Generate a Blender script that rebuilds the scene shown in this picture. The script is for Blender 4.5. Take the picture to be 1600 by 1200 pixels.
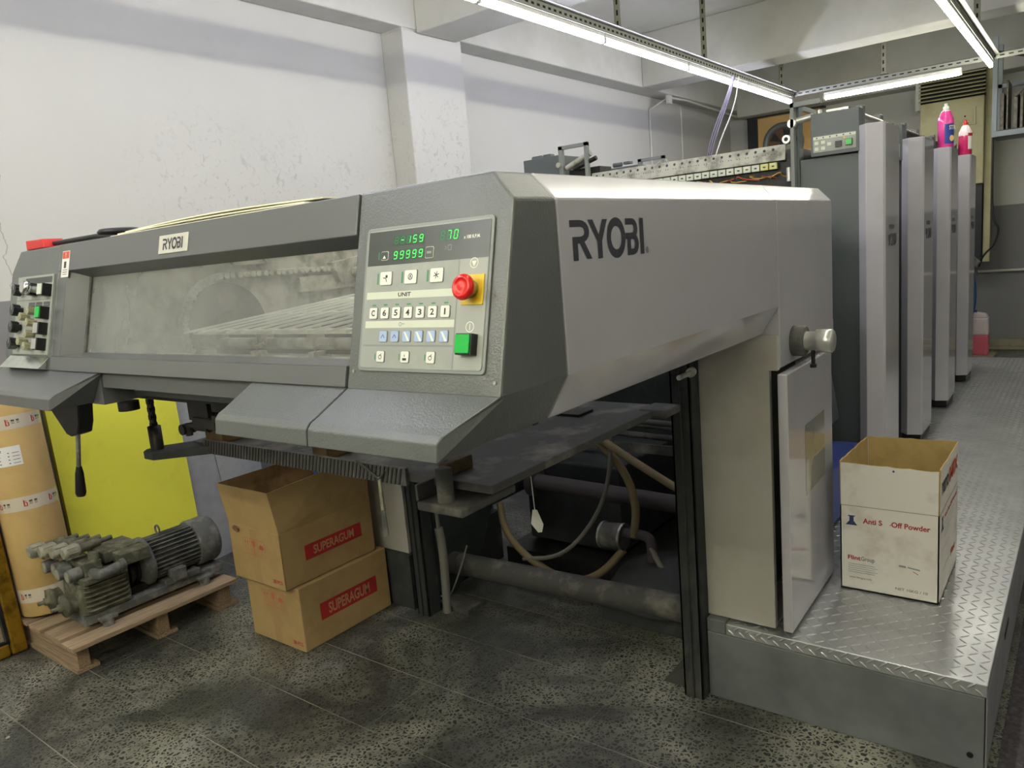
import bpy, bmesh, math, random
from mathutils import Vector, Matrix
random.seed(7)
for o in list(bpy.data.objects): bpy.data.objects.remove(o)
SC = bpy.context.scene
COL = SC.collection

# ---------------------------------------------------------------- camera, world, exposure
cam_d = bpy.data.cameras.new('camera'); cam = bpy.data.objects.new('camera', cam_d); COL.objects.link(cam)
cam_d.sensor_fit = 'HORIZONTAL'; cam_d.sensor_width = 36.0
cam_d.lens = 1186.3 / 1600 * 36.0
cam_d.clip_start = 0.02
cam.matrix_world = Matrix(((0.79546833, -0.03620401, 0.60491272, 0),
                           (0.60012956, 0.18561384, -0.77806942, 0),
                           (-0.08411094, 0.98195559, 0.16937703, 1.45), (0, 0, 0, 1)))
SC.camera = cam
w = bpy.data.worlds.new('world'); SC.world = w; w.use_nodes = True
w.node_tree.nodes['Background'].inputs[0].default_value = (0.8, 0.85, 1, 1)
w.node_tree.nodes['Background'].inputs[1].default_value = 0.05
SC.view_settings.view_transform = 'Standard'; SC.view_settings.look = 'None'
SC.view_settings.gamma = 1; SC.view_settings.use_curve_mapping = False
SC.view_settings.exposure = 0.0
S_COOL, S_WARM = 54.0, 50.0          # radiance of the fluorescent / LED tubes

# ---------------------------------------------------------------- materials
def lin(c):
    c = c / 255.0
    return c / 12.92 if c <= 0.04045 else ((c + 0.055) / 1.055) ** 2.4
def L3(c): return (lin(c[0]), lin(c[1]), lin(c[2]), 1)
def N(nt, t, **k):
    n = nt.nodes.new(t)
    for a, b in k.items(): setattr(n, a, b)
    return n
def mat(name, c, rough=0.5, metal=0.0, bump=0.0, bscale=60, c2=None, nscale=4, nlo=0.45, nhi=0.65,
        coat=0.0, emit=None, es=0.0, rvar=0.0, stretch=None, detail=4):
    m = bpy.data.materials.new(name); m.use_nodes = True; nt = m.node_tree; p = nt.nodes['Principled BSDF']
    p.inputs['Base Color'].default_value = L3(c); p.inputs['Roughness'].default_value = rough
    p.inputs['Metallic'].default_value = metal; p.inputs['Coat Weight'].default_value = coat
    p.inputs['Coat Roughness'].default_value = 0.08
    tc = N(nt, 'ShaderNodeTexCoord'); mp = N(nt, 'ShaderNodeMapping')
    geo = N(nt, 'ShaderNodeNewGeometry')
    nt.links.new(geo.outputs['Position'], mp.inputs[0])
    if stretch: mp.inputs['Scale'].default_value = stretch
    if c2:
        n = N(nt, 'ShaderNodeTexNoise'); n.inputs['Scale'].default_value = nscale; n.inputs['Detail'].default_value = detail
        n.inputs['Roughness'].default_value = 0.65
        nt.links.new(mp.outputs[0], n.inputs['Vector'])
        r = N(nt, 'ShaderNodeMapRange'); r.inputs[1].default_value = nlo; r.inputs[2].default_value = nhi
        nt.links.new(n.outputs[0], r.inputs[0])
        x = N(nt, 'ShaderNodeMix', data_type='RGBA'); x.inputs[6].default_value = L3(c); x.inputs[7].default_value = L3(c2)
        nt.links.new(r.outputs[0], x.inputs[0]); nt.links.new(x.outputs[2], p.inputs['Base Color'])
        if rvar:
            rr = N(nt, 'ShaderNodeMapRange'); rr.inputs[3].default_value = rough; rr.inputs[4].default_value = rough + rvar
            nt.links.new(r.outputs[0], rr.inputs[0]); nt.links.new(rr.outputs[0], p.inputs['Roughness'])
    if bump:
        n2 = N(nt, 'ShaderNodeTexNoise'); n2.inputs['Scale'].default_value = bscale; n2.inputs['Detail'].default_value = 2
        nt.links.new(mp.outputs[0], n2.inputs['Vector'])
        b = N(nt, 'ShaderNodeBump'); b.inputs['Strength'].default_value = bump; b.inputs['Distance'].default_value = 0.002
        nt.links.new(n2.outputs[0], b.inputs['Height']); nt.links.new(b.outputs[0], p.inputs['Normal'])
    if emit:
        p.inputs['Emission Color'].default_value = L3(emit); p.inputs['Emission Strength'].default_value = es
    return m
M = {}
M['ham'] = mat('hammered_grey_paint', (94, 98, 98), 0.28, bump=0.4, bscale=260, c2=(100, 104, 103), nscale=3)
M['darkpaint'] = mat('smooth_dark_grey_paint', (94, 96, 98), 0.3, bump=0.05, bscale=300)
M['side'] = mat('light_grey_gloss_paint', (188, 186, 194), 0.13, coat=0.8, c2=(181, 179, 187), nscale=2)
M['cream'] = mat('cream_gloss_paint', (184, 182, 174), 0.28, coat=0.2, c2=(172, 169, 160), nscale=3)
M['cabinet'] = mat('blue_grey_paint', (82, 89, 91), 0.42, bump=0.1, bscale=200)
M['black'] = mat('black_plastic', (20, 20, 22), 0.35)
M['blackm'] = mat('black_oily_metal', (26, 26, 27), 0.45, 0.3, c2=(44, 42, 38), nscale=25)
M['dusty'] = mat('dusty_steel', (74, 74, 72), 0.75, 0.2, c2=(128, 124, 116), nscale=9, nlo=0.5, nhi=0.75)
M['dustydark'] = mat('dusty_dark_paint', (44, 48, 48), 0.75, c2=(78, 78, 74), nscale=7, nlo=0.5, nhi=0.8)
M['steel'] = mat('bright_steel', (190, 190, 186), 0.3, 0.9, c2=(140, 140, 134), nscale=20)
M['steelg'] = mat('powdery_steel', (176, 176, 164), 0.6, 0.4, c2=(120, 120, 108), nscale=14)
M['white'] = mat('white_print', (228, 232, 220), 0.5)
M['offwhite'] = mat('panel_stripe', (206, 212, 196), 0.5)
M['panel'] = mat('panel_foil', (150, 155, 150), 0.42, c2=(160, 164, 156), nscale=12)
M['panel2'] = mat('panel_foil_light', (160, 164, 158), 0.42)
M['darkfoil'] = mat('display_foil', (56, 62, 60), 0.28)
M['dispback'] = mat('display_window', (10, 66, 36), 0.3)
M['seg'] = mat('green_segments', (60, 255, 90), 0.4, emit=(70, 255, 90), es=0.9)
M['segoff'] = mat('dark_segments', (22, 116, 62), 0.4)
M['green'] = mat('green_button', (10, 160, 60), 0.2, emit=(0, 170, 50), es=0.25)
M['grnmark'] = mat('green_marks', (70, 140, 96), 0.5)
M['red'] = mat('red_plastic', (214, 28, 22), 0.22)
M['redmetal'] = mat('red_paint', (200, 40, 38), 0.4)
M['yellow'] = mat('yellow_plate', (226, 190, 40), 0.4)
M['btnwhite'] = mat('white_key', (228, 230, 222), 0.4)
M['btnblue'] = mat('pale_blue_key', (164, 186, 222), 0.3)
M['btnblueink'] = mat('blue_key_ink', (96, 112, 150), 0.4)
M['ink'] = mat('dark_ink', (48, 48, 54), 0.5)
M['logo'] = mat('navy_logo', (48, 49, 60), 0.35)
M['iron'] = mat('grey_outline', (130, 136, 134), 0.4)
M['lettergrey'] = mat('grey_lettering', (66, 64, 72), 0.4)
M['oldlabel'] = mat('yellowed_label', (206, 206, 140), 0.5)
M['crease'] = mat('dirty_crease', (150, 140, 120), 0.8)
M['ribA'] = mat('worn_rib_metal', (84, 84, 82), .7, .2, c2=(112, 112, 106), nscale=12)
M['ribB'] = mat('worn_rib_groove', (66, 66, 64), .7, .2)
M['plaque'] = mat('pale_plaque', (198, 198, 186), 0.35)
M['olive'] = mat('olive_knob', (150, 148, 118), 0.5)
M['chrome'] = mat('chrome', (220, 220, 220), 0.12, 1.0)
M['mirrorplate'] = mat('polished_plate', (214, 222, 214), 0.22, 0.9, c2=(190, 196, 190), nscale=30)
M['orange'] = mat('orange_label', (206, 84, 50), 0.5)
M['card'] = mat('brown_cardboard', (194, 164, 106), 0.85, c2=(184, 154, 98), nscale=5)
M['cardin'] = mat('cardboard_inside', (140, 110, 76), 0.9, c2=(112, 86, 58), nscale=8)
M['cardbox'] = mat('kraft_cardboard', (172, 144, 98), 0.85, c2=(160, 132, 88), nscale=6)
M['whitecard'] = mat('white_coated_cardboard', (224, 220, 212), 0.6, c2=(196, 190, 176), nscale=7, nlo=0.55, nhi=0.75)
M['kraftin'] = mat('kraft_inner', (176, 152, 100), 0.85, c2=(160, 136, 84), nscale=9)
M['redprint'] = mat('red_print', (172, 38, 40), 0.6)
M['redfaint'] = mat('faded_red_print', (182, 92, 66), 0.7)
M['tanprint'] = mat('tan_letters', (188, 140, 104), 0.7)
M['bluein'] = mat('blue_ink', (48, 62, 104), 0.6)
M['tape'] = mat('packing_tape', (206, 196, 176), 0.25, coat=0.4)
M['label'] = mat('paper_label', (232, 230, 224), 0.6)
M['wood'] = mat('weathered_pallet_wood', (168, 146, 118), 0.85, c2=(120, 102, 82), nscale=6, stretch=(30, 1.2, 30), nlo=0.4, nhi=0.7)
M['woodx'] = mat('pallet_block_wood', (160, 136, 108), 0.85, c2=(108, 92, 76), nscale=6, stretch=(1.2, 30, 30), nlo=0.4, nhi=0.7)
M['woodb'] = mat('oily_wood_block', (96, 74, 46), 0.8, c2=(60, 46, 30), nscale=12)
M['pump'] = mat('dusty_olive_casting', (80, 80, 64), 0.8, c2=(120, 118, 100), nscale=22)
M['motor'] = mat('dusty_grey_casting', (84, 85, 82), 0.75, c2=(122, 122, 116), nscale=18)
M['bowl'] = mat('dusty_filter_bowl', (150, 148, 128), 0.6, c2=(116, 114, 100), nscale=30)
M['yel'] = mat('yellow_foam_board', (250, 248, 84), 0.6, c2=(238, 234, 76), nscale=5, nlo=0.55, nhi=0.8)
M['yeledge'] = mat('yellow_board_edge', (190, 182, 50), 0.7)
M['greyboard'] = mat('grey_board', (128, 130, 130), 0.6)
M['galv'] = mat('galvanised_sheet', (200, 202, 202), 0.4, 0.3, c2=(188, 190, 190), nscale=14)
M['gold'] = mat('gilt_frame', (170, 134, 40), 0.35, 0.75, c2=(120, 92, 26), nscale=18, bump=0.3, bscale=60)
M['mirror'] = mat('mirror_glass', (225, 230, 230), 0.04, 1.0)
M['blue'] = mat('blue_plastic', (38, 88, 150), 0.45)
M['bluepad'] = mat('blue_paint', (62, 78, 150), 0.4)
M['hose'] = mat('tan_hose', (120, 106, 76), 0.6)
M['hoseg'] = mat('grey_hose', (112, 110, 104), 0.6)
M['purple'] = mat('purple_grey_pipe', (62, 56, 60), 0.7)
M['copper'] = mat('copper_wire', (172, 72, 40), 0.5)
M['copper2'] = mat('yellow_wire', (190, 150, 70), 0.5)
M['pink'] = mat('pink_liquid', (236, 70, 160), 0.2, coat=0.5)
M['magenta'] = mat('magenta_liquid', (214, 44, 110), 0.2, coat=0.5)
M['clearpl'] = mat('milky_plastic', (236, 222, 226), 0.35)
M['juglow'] = mat('pink_in_jug', (236, 120, 140), 0.35)
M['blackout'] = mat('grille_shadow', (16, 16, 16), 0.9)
M['ac'] = mat('yellowed_cabinet', (196, 192, 150), 0.55, c2=(180, 174, 130), nscale=4)
M['ply'] = mat('plywood', (240, 200, 130), 0.6, c2=(226, 180, 108), nscale=4)
M['bluegrey'] = mat('blue_grey_frame', (150, 160, 164), 0.5)
M['alu'] = mat('slotted_galvanised', (150, 152, 144), 0.5, 0.4)
M['alu2'] = mat('slotted_dusty', (140, 140, 122), 0.6, 0.2)
M['bracket'] = mat('grey_bracket', (120, 124, 122), 0.5)
M['paper'] = mat('cream_paper', (232, 230, 208), 0.7)
M['cable'] = mat('lilac_cable', (96, 92, 104), 0.7)
M['conduit'] = mat('white_conduit', (206, 206, 196), 0.6)
M['silver'] = mat('silver_cap', (206, 206, 202), 0.3, 0.6)
M['greyplate'] = mat('printing_plates', (120, 116, 106), 0.5, 0.5, c2=(86, 82, 76), nscale=30)
M['cool'] = mat('cool_lamp', (232, 232, 255), 0.5, emit=(230, 230, 252), es=S_COOL)
M['warm'] = mat('warm_lamp', (250, 250, 225), 0.5, emit=(255, 251, 234), es=S_WARM)
M['warm_fill'] = mat('yellowish_fill', (250, 250, 225), 0.5, emit=(255, 250, 222), es=S_WARM * 1.5)  # stronger emission for the added fill tubes behind the viewer
M['batten'] = mat('white_batten', (220, 220, 215), 0.5)
M['concrete'] = mat('curb_concrete', (150, 142, 122), 0.9, c2=(126, 118, 98), nscale=10)

def tread():
    m = mat('tread_plate', (196, 198, 202), 0.3, 0.75, c2=(170, 172, 176), nscale=3, rvar=0.12, bump=0.1, bscale=90, nlo=0.35, nhi=0.7)
    return m
M['tread'] = tread()
M['base_dark'] = mat('dark_filler_paint', (30, 34, 36), .6, c2=(50, 54, 54), nscale=5)
M['plinth'] = mat('grey_plinth_paint', (116, 120, 122), 0.45, 0.1, c2=(98, 102, 104), nscale=3, rvar=0.1)

def wallmat(name, split, stains=False):
    m = bpy.data.materials.new(name); m.use_nodes = True; nt = m.node_tree; p = nt.nodes['Principled BSDF']
    p.inputs['Roughness'].default_value = 0.7
    g = N(nt, 'ShaderNodeNewGeometry'); sx = N(nt, 'ShaderNodeSeparateXYZ'); nt.links.new(g.outputs['Position'], sx.inputs[0])
    cmp_ = N(nt, 'ShaderNodeMath', operation='GREATER_THAN'); cmp_.inputs[1].default_value = split
    nt.links.new(sx.outputs[2], cmp_.inputs[0])
    n = N(nt, 'ShaderNodeTexNoise'); n.inputs['Scale'].default_value = 1.6; n.inputs['Detail'].default_value = 5
    nt.links.new(g.outputs['Position'], n.inputs['Vector'])
    a = N(nt, 'ShaderNodeMix', data_type='RGBA'); a.inputs[6].default_value = L3((203, 203, 197)); a.inputs[7].default_value = L3((194, 194, 186))
    nt.links.new(n.outputs[0], a.inputs[0])
    last = a.outputs[2]
    if stains:
        # finger smudges and soot spots, only in two patches on the wall
        def patch(cx, cy, cz, r):
            v = N(nt, 'ShaderNodeVectorMath', operation='DISTANCE'); v.inputs[1].default_value = (cx, cy, cz)
            nt.links.new(g.outputs['Position'], v.inputs[0])
            q = N(nt, 'ShaderNodeMapRange'); q.inputs[1].default_value = r; q.inputs[2].default_value = r * 0.25
            q.inputs[3].default_value = 0; q.inputs[4].default_value = 1
            nt.links.new(v.outputs['Value'], q.inputs[0]); return q.outputs[0]
        s = N(nt, 'ShaderNodeTexNoise'); s.inputs['Scale'].default_value = 24; s.inputs['Detail'].default_value = 6; s.inputs['Distortion'].default_value = 1.2
        nt.links.new(g.outputs['Position'], s.inputs['Vector'])
        sr = N(nt, 'ShaderNodeMapRange'); sr.inputs[1].default_value = 0.56; sr.inputs[2].default_value = 0.68
        nt.links.new(s.outputs[0], sr.inputs[0])
        acc = None
        for c in [(-3.7, 2.35, 1.85, .55), (-3.7, 2.85, 1.9, .45), (-3.51, 4.0, 1.95, .75), (-3.51, 4.15, 2.3, .3), (-3.7, 3.2, 1.9, .35)]:
            o = patch(*c)
            if acc is None: acc = o
            else:
                mx = N(nt, 'ShaderNodeMath', operation='MAXIMUM'); nt.links.new(acc, mx.inputs[0]); nt.links.new(o, mx.inputs[1]); acc = mx.outputs[0]
        mu = N(nt, 'ShaderNodeMath', operation='MULTIPLY'); nt.links.new(acc, mu.inputs[0]); nt.links.new(sr.outputs[0], mu.inputs[1])
        mu2 = N(nt, 'ShaderNodeMath', operation='MULTIPLY'); mu2.inputs[1].default_value = 0.3; nt.links.new(mu.outputs[0], mu2.inputs[0])
        b = N(nt, 'ShaderNodeMix', data_type='RGBA'); b.inputs[7].default_value = L3((110, 104, 96))
        nt.links.new(mu2.outputs[0], b.inputs[0]); nt.links.new(last, b.inputs[6]); last = b.outputs[2]
        # hairline crack: where a wavy function of height crosses y
        for (y0, z0, z1, amp) in [(1.33, 1.5, 2.15, .03)]:
            wn = N(nt, 'ShaderNodeTexNoise', noise_dimensions='1D'); wn.inputs['Scale'].default_value = 7; wn.inputs['Detail'].default_value = 8
            nt.links.new(sx.outputs[2], wn.inputs['W'])
            o1 = N(nt, 'ShaderNodeMath', operation='MULTIPLY_ADD'); o1.inputs[1].default_value = amp * 4; o1.inputs[2].default_value = y0 - amp * 2
            nt.links.new(wn.outputs[0], o1.inputs[0])
            o2 = N(nt, 'ShaderNodeMath', operation='SUBTRACT'); nt.links.new(sx.outputs[1], o2.inputs[0]); nt.links.new(o1.outputs[0], o2.inputs[1])
            o3 = N(nt, 'ShaderNodeMath', operation='ABSOLUTE'); nt.links.new(o2.outputs[0], o3.inputs[0])
            o4 = N(nt, 'ShaderNodeMath', operation='LESS_THAN'); o4.inputs[1].default_value = 0.0025; nt.links.new(o3.outputs[0], o4.inputs[0])
            o5 = N(nt, 'ShaderNodeMath', operation='LESS_THAN'); o5.inputs[1].default_value = z1; nt.links.new(sx.outputs[2], o5.inputs[0])
            o6 = N(nt, 'ShaderNodeMath', operation='MULTIPLY'); nt.links.new(o4.outputs[0], o6.inputs[0]); nt.links.new(o5.outputs[0], o6.inputs[1])
            o7 = N(nt, 'ShaderNodeMath', operation='MULTIPLY'); o7.inputs[1].default_value = 0.5; nt.links.new(o6.outputs[0], o7.inputs[0])
            b = N(nt, 'ShaderNodeMix', data_type='RGBA'); b.inputs[7].default_value = L3((120, 116, 106))
            nt.links.new(o7.outputs[0], b.inputs[0]); nt.links.new(last, b.inputs[6]); last = b.outputs[2]
    x = N(nt, 'ShaderNodeMix', data_type='RGBA'); x.inputs[6].default_value = L3((128, 128, 128))
    nt.links.new(cmp_.outputs[0], x.inputs[0]); nt.links.new(last, x.inputs[7])
    nt.links.new(x.outputs[2], p.inputs['Base Color'])
    bn = N(nt, 'ShaderNodeTexNoise'); bn.inputs['Scale'].default_value = 9; bn.inputs['Detail'].default_value = 6
    nt.links.new(g.outputs['Position'], bn.inputs['Vector'])
    b = N(nt, 'ShaderNodeBump'); b.inputs['Strength'].default_value = 0.25; b.inputs['Distance'].default_value = 0.01
    nt.links.new(bn.outputs[0], b.inputs['Height']); nt.links.new(b.outputs[0], p.inputs['Normal'])
    return m
M['wall'] = wallmat('plaster_wall', 1.43, True)
M['wallb'] = wallmat('plaster_back_wall', 1.51)
M['ceil'] = mat('ceiling_plaster', (202, 202, 194), 0.8, c2=(190, 190, 181), nscale=1.5, bump=0.4, bscale=7)

def floormat():
    m = bpy.data.materials.new('terrazzo_floor'); m.use_nodes = True; nt = m.node_tree; p = nt.nodes['Principled BSDF']
    L = nt.links.new
    g = N(nt, 'ShaderNodeNewGeometry'); sx = N(nt, 'ShaderNodeSeparateXYZ'); L(g.outputs['Position'], sx.inputs[0])
    def math_(op, a, b=None, c=None):
        q = N(nt, 'ShaderNodeMath', operation=op)
        for i, v in enumerate((a, b, c)):
            if v is None: continue
            if isinstance(v, (int, float)): q.inputs[i].default_value = v
            else: L(v, q.inputs[i])
        return q.outputs[0]
    def noise(s, d=4, dist=0, rough=.6):
        n = N(nt, 'ShaderNodeTexNoise'); n.inputs['Scale'].default_value = s; n.inputs['Detail'].default_value = d
        n.inputs['Distortion'].default_value = dist; n.inputs['Roughness'].default_value = rough
        L(g.outputs['Position'], n.inputs['Vector']); return n.outputs[0]
    def rng(v, a, b, lo=0, hi=1):
        r = N(nt, 'ShaderNodeMapRange'); r.inputs[1].default_value = a; r.inputs[2].default_value = b; r.inputs[3].default_value = lo; r.inputs[4].default_value = hi
        L(v, r.inputs[0]); return r.outputs[0]
    def mix(f, a, b):
        x = N(nt, 'ShaderNodeMix', data_type='RGBA')
        if isinstance(f, float): x.inputs[0].default_value = f
        else: L(f, x.inputs[0])
        for i, v in ((6, a), (7, b)):
            if isinstance(v, tuple): x.inputs[i].default_value = L3(v)
            else: L(v, x.inputs[i])
        return x.outputs[2]
    vor = N(nt, 'ShaderNodeTexVoronoi', feature='DISTANCE_TO_EDGE'); vor.inputs['Scale'].default_value = 68
    wv = N(nt, 'ShaderNodeVectorMath', operation='ADD'); wn = N(nt, 'ShaderNodeTexNoise'); wn.inputs['Scale'].default_value = 40
    L(g.outputs['Position'], wn.inputs['Vector']); sc_ = N(nt, 'ShaderNodeVectorMath', operation='SCALE'); sc_.inputs['Scale'].default_value = 0.03
    L(wn.outputs['Color'], sc_.inputs[0]); L(g.outputs['Position'], wv.inputs[0]); L(sc_.outputs[0], wv.inputs[1]); L(wv.outputs[0], vor.inputs['Vector'])
    chip = rng(vor.outputs['Distance'], 0.10, 0.22)        # 1 inside the dark chips, 0 in the pale cement between
    wear = rng(noise(1.5, 6, .8), 0.44, 0.66)               # how far the cement shows pale
    cem = mix(wear, (74, 75, 71), (152, 152, 138))
    base = mix(chip, cem, (46, 47, 45))
    dark = rng(noise(2.3, 6, 1.0), 0.48, 0.62)
    base = mix(math_('MULTIPLY', dark, 0.45), base, (44, 44, 42))
    # pale dust film, thicker in patches and close to the machine legs
    dust = rng(noise(3.4, 8, 1.5, .7), 0.54, 0.72)
    base = mix(math_('MULTIPLY', dust, 0.42), base, (112, 113, 112))
    # tile joints every 30 cm
    def joint(axis, off, per=0.3):
        t = math_('ADD', sx.outputs[axis], off + 30.0); t = math_('DIVIDE', t, per); f = math_('FRACT', t)
        d = math_('ABSOLUTE', math_('SUBTRACT', f, 0.5)); return math_('GREATER_THAN', d, 0.5 - 0.0018 / per)
    j = math_('MAXIMUM', math_('MULTIPLY', joint(0, 0.0, 0.6), 0.5), joint(1, -0.2 + 0.0))
    jm = math_('MULTIPLY', j, rng(noise(2.0, 4), 0.38, 0.6, .15, .8))
    base = mix(jm, base, (160, 156, 140))
    # plaster drops
    v2 = N(nt, 'ShaderNodeTexVoronoi'); v2.inputs['Scale'].default_value = 3.2; v2.inputs['Randomness'].default_value = 1
    L(g.outputs['Position'], v2.inputs['Vector'])
    nd = math_('ADD', v2.outputs['Distance'], math_('MULTIPLY', noise(25, 3), 0.05))
    drop = math_('LESS_THAN', nd, 0.062)
    base = mix(math_('MULTIPLY', drop, 0.75), base, (186, 182, 168))
    L(base, p.inputs['Base Color'])
    L(rng(noise(4, 5), 0.35, 0.7, 0.28, 0.6), p.inputs['Roughness'])
    b = N(nt, 'ShaderNodeBump'); b.inputs['Strength'].default_value = 0.3; b.inputs['Distance'].default_value = 0.002
    L(chip, b.inputs['Height']); L(b.outputs[0], p.inputs['Normal'])
    return m
M['floor'] = floormat()

def glassmat():
    m = bpy.data.materials.new('dusty_acrylic'); m.use_nodes = True; nt = m.node_tree; nt.nodes.clear(); L = nt.links.new
    out = N(nt, 'ShaderNodeOutputMaterial'); tr = N(nt, 'ShaderNodeBsdfTransparent'); gl = N(nt, 'ShaderNodeBsdfGlossy'); gl.inputs['Roughness'].default_value = 0.12
    df = N(nt, 'ShaderNodeBsdfDiffuse'); df.inputs[0].default_value = L3((178, 181, 178)); tl = N(nt, 'ShaderNodeBsdfTranslucent'); tl.inputs[0].default_value = L3((190, 192, 182))
    d2 = N(nt, 'ShaderNodeMixShader'); d2.inputs[0].default_value = 0.35; L(df.outputs[0], d2.inputs[1]); L(tl.outputs[0], d2.inputs[2])
    g = N(nt, 'ShaderNodeNewGeometry'); n = N(nt, 'ShaderNodeTexNoise'); n.inputs['Scale'].default_value = 4; n.inputs['Detail'].default_value = 6; n.inputs['Distortion'].default_value = 0.3
    L(g.outputs['Position'], n.inputs['Vector'])
    sx = N(nt, 'ShaderNodeSeparateXYZ'); L(g.outputs['Position'], sx.inputs[0])
    # the left part of the pane carries the thickest powder
    r0 = N(nt, 'ShaderNodeMapRange'); r0.inputs[1].default_value = -1.1; r0.inputs[2].default_value = -1.95; r0.inputs[3].default_value = -0.1; r0.inputs[4].default_value = 0.32
    L(sx.outputs[0], r0.inputs[0])
    r = N(nt, 'ShaderNodeMapRange'); r.inputs[1].default_value = 0.3; r.inputs[2].default_value = 0.75; r.inputs[3].default_value = 0.06; r.inputs[4].default_value = 0.3
    L(n.outputs[0], r.inputs[0])
    ad = N(nt, 'ShaderNodeMath', operation='ADD'); L(r.outputs[0], ad.inputs[0]); L(r0.outputs[0], ad.inputs[1])
    m1 = N(nt, 'ShaderNodeMixShader'); L(ad.outputs[0], m1.inputs[0]); L(tr.outputs[0], m1.inputs[1]); L(d2.outputs[0], m1.inputs[2])
    m2 = N(nt, 'ShaderNodeMixShader'); m2.inputs[0].default_value = 0.07; L(m1.outputs[0], m2.inputs[1]); L(gl.outputs[0], m2.inputs[2])
    L(m2.outputs[0], out.inputs[0]); return m
M['glass'] = glassmat()

# ---------------------------------------------------------------- mesh builder
_font = {}
def glyphs(s):
    if s not in _font:
        c = bpy.data.curves.new('t', 'FONT'); c.body = s; c.size = 1; c.resolution_u = 3; c.offset = 0.026
        o = bpy.data.objects.new('t', c); COL.objects.link(o); bpy.context.view_layer.update()
        me = bpy.data.meshes.new_from_object(o)
        vs = [v.co.copy() for v in me.vertices]; fs = [list(p.vertices) for p in me.polygons]
        bpy.data.objects.remove(o); bpy.data.curves.remove(c); bpy.data.meshes.remove(me)
        xs = [v.x for v in vs]; ys = [v.y for v in vs]; x0, x1, y0, y1 = min(xs), max(xs), min(ys), max(ys)
        _font[s] = ([((v.x - x0) / (x1 - x0), (v.y - y0) / (y1 - y0)) for v in vs], fs)
    return _font[s]
OFF = {}
class MB:
    def __init__(s, fr=None):
        s.v = []; s.f = []; s.fr = fr
    def T(s, p):
        if s.fr is None: return Vector(p)
        o, u, v, n = s.fr
        return Vector(o) + Vector(u) * p[0] + Vector(v) * p[1] + Vector(n) * p[2]
    def add(s, vs, fs, m=0, sm=False):
        b = len(s.v); s.v += [s.T(p) for p in vs]; s.f += [([b + i for i in f], m, sm) for f in fs]; return s
    def box(s, x0, x1, y0, y1, z0, z1, m=0):
        vs = [(x, y, z) for x in (x0, x1) for y in (y0, y1) for z in (z0, z1)]
        return s.add(vs, [(0, 1, 3, 2), (4, 6, 7, 5), (0, 4, 5, 1), (2, 3, 7, 6), (0, 2, 6, 4), (1, 5, 7, 3)], m)
    def poly(s, pts, m=0): return s.add(pts, [tuple(range(len(pts)))], m)
    def rect(s, x0, x1, y0, y1, z=0, m=0): return s.poly([(x0, y0, z), (x1, y0, z), (x1, y1, z), (x0, y1, z)], m)
    def prism(s, pts, a, b, ax='z', m=0):
        def q(p, t): return {'z': (p[0], p[1], t), 'x': (t, p[0], p[1]), 'y': (p[0], t, p[1])}[ax]
        n = len(pts); vs = [q(p, a) for p in pts] + [q(p, b) for p in pts]
        fs = [tuple(range(n))[::-1], tuple(range(n, 2 * n))] + [(i, (i + 1) % n, n + (i + 1) % n, n + i) for i in range(n)]
        return s.add(vs, fs, m)
    def ring(s, c, d, r, n):
        d = Vector(d).normalized(); a = d.orthogonal().normalized() if abs(d.z) < .9 else Vector((1, 0, 0)); a = (a - d * a.dot(d)).normalized(); b = d.cross(a)
        return [tuple(Vector(c) + a * r * math.cos(2 * math.pi * i / n) + b * r * math.sin(2 * math.pi * i / n)) for i in range(n)]
    def cyl(s, p0, p1, r0, r1=None, n=20, m=0, caps=True):
        r1 = r0 if r1 is None else r1; d = Vector(p1) - Vector(p0)
        vs = s.ring(p0, d, r0, n) + s.ring(p1, d, r1, n)
        s.add(vs, [(i, (i + 1) % n, n + (i + 1) % n, n + i) for i in range(n)], m, True)
        if caps: s.add(vs[:n], [tuple(range(n))[::-1]], m); s.add(vs[n:], [tuple(range(n))], m)
        return s
    def lathe(s, o, ax, prof, n=24, m=0, sm=True):
        o = Vector(o); ax = Vector(ax).normalized(); vs = []
        for r, h in prof: vs += s.ring(o + ax * h, ax, max(r, 1e-4), n)
        fs = [(k * n + i, k * n + (i + 1) % n, (k + 1) * n + (i + 1) % n, (k + 1) * n + i) for k in range(len(prof) - 1) for i in range(n)]
        s.add(vs, fs, m, sm); s.add(vs[:n], [tuple(range(n))[::-1]], m); s.add(vs[-n:], [tuple(range(n))], m); return s
    def tube(s, path, r, n=8, m=0, smooth=0):
        P = [Vector(p) for p in path]
        for _ in range(smooth):
            Q = [P[0]]
            for a, b in zip(P, P[1:]): Q += [a * .75 + b * .25, a * .25 + b * .75]
            P = Q + [P[-1]]
        vs = []; prev = None
        for i, p in enumerate(P):
            d = (P[min(i + 1, len(P) - 1)] - P[max(i - 1, 0)]).normalized()
            a = (d.orthogonal() if prev is None else prev - d * prev.dot(d)).normalized(); prev = a; b = d.cross(a)
            vs += [tuple(p + a * r * math.cos(2 * math.pi * k / n) + b * r * math.sin(2 * math.pi * k / n)) for k in range(n)]
        fs = [(k * n + i, k * n + (i + 1) % n, (k + 1) * n + (i + 1) % n, (k + 1) * n + i) for k in range(len(P) - 1) for i in range(n)]
        s.add(vs, fs, m, True); s.add(vs[:n], [tuple(range(n))[::-1]], m); s.add(vs[-n:], [tuple(range(n))], m); return s
    def disc(s, cx, cy, r, z, m=0, n=24, ry=None):
        ry = ry or r
        return s.poly([(cx + r * math.cos(2 * math.pi * i / n), cy + ry * math.sin(2 * math.pi * i / n), z) for i in range(n)], m)
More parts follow.
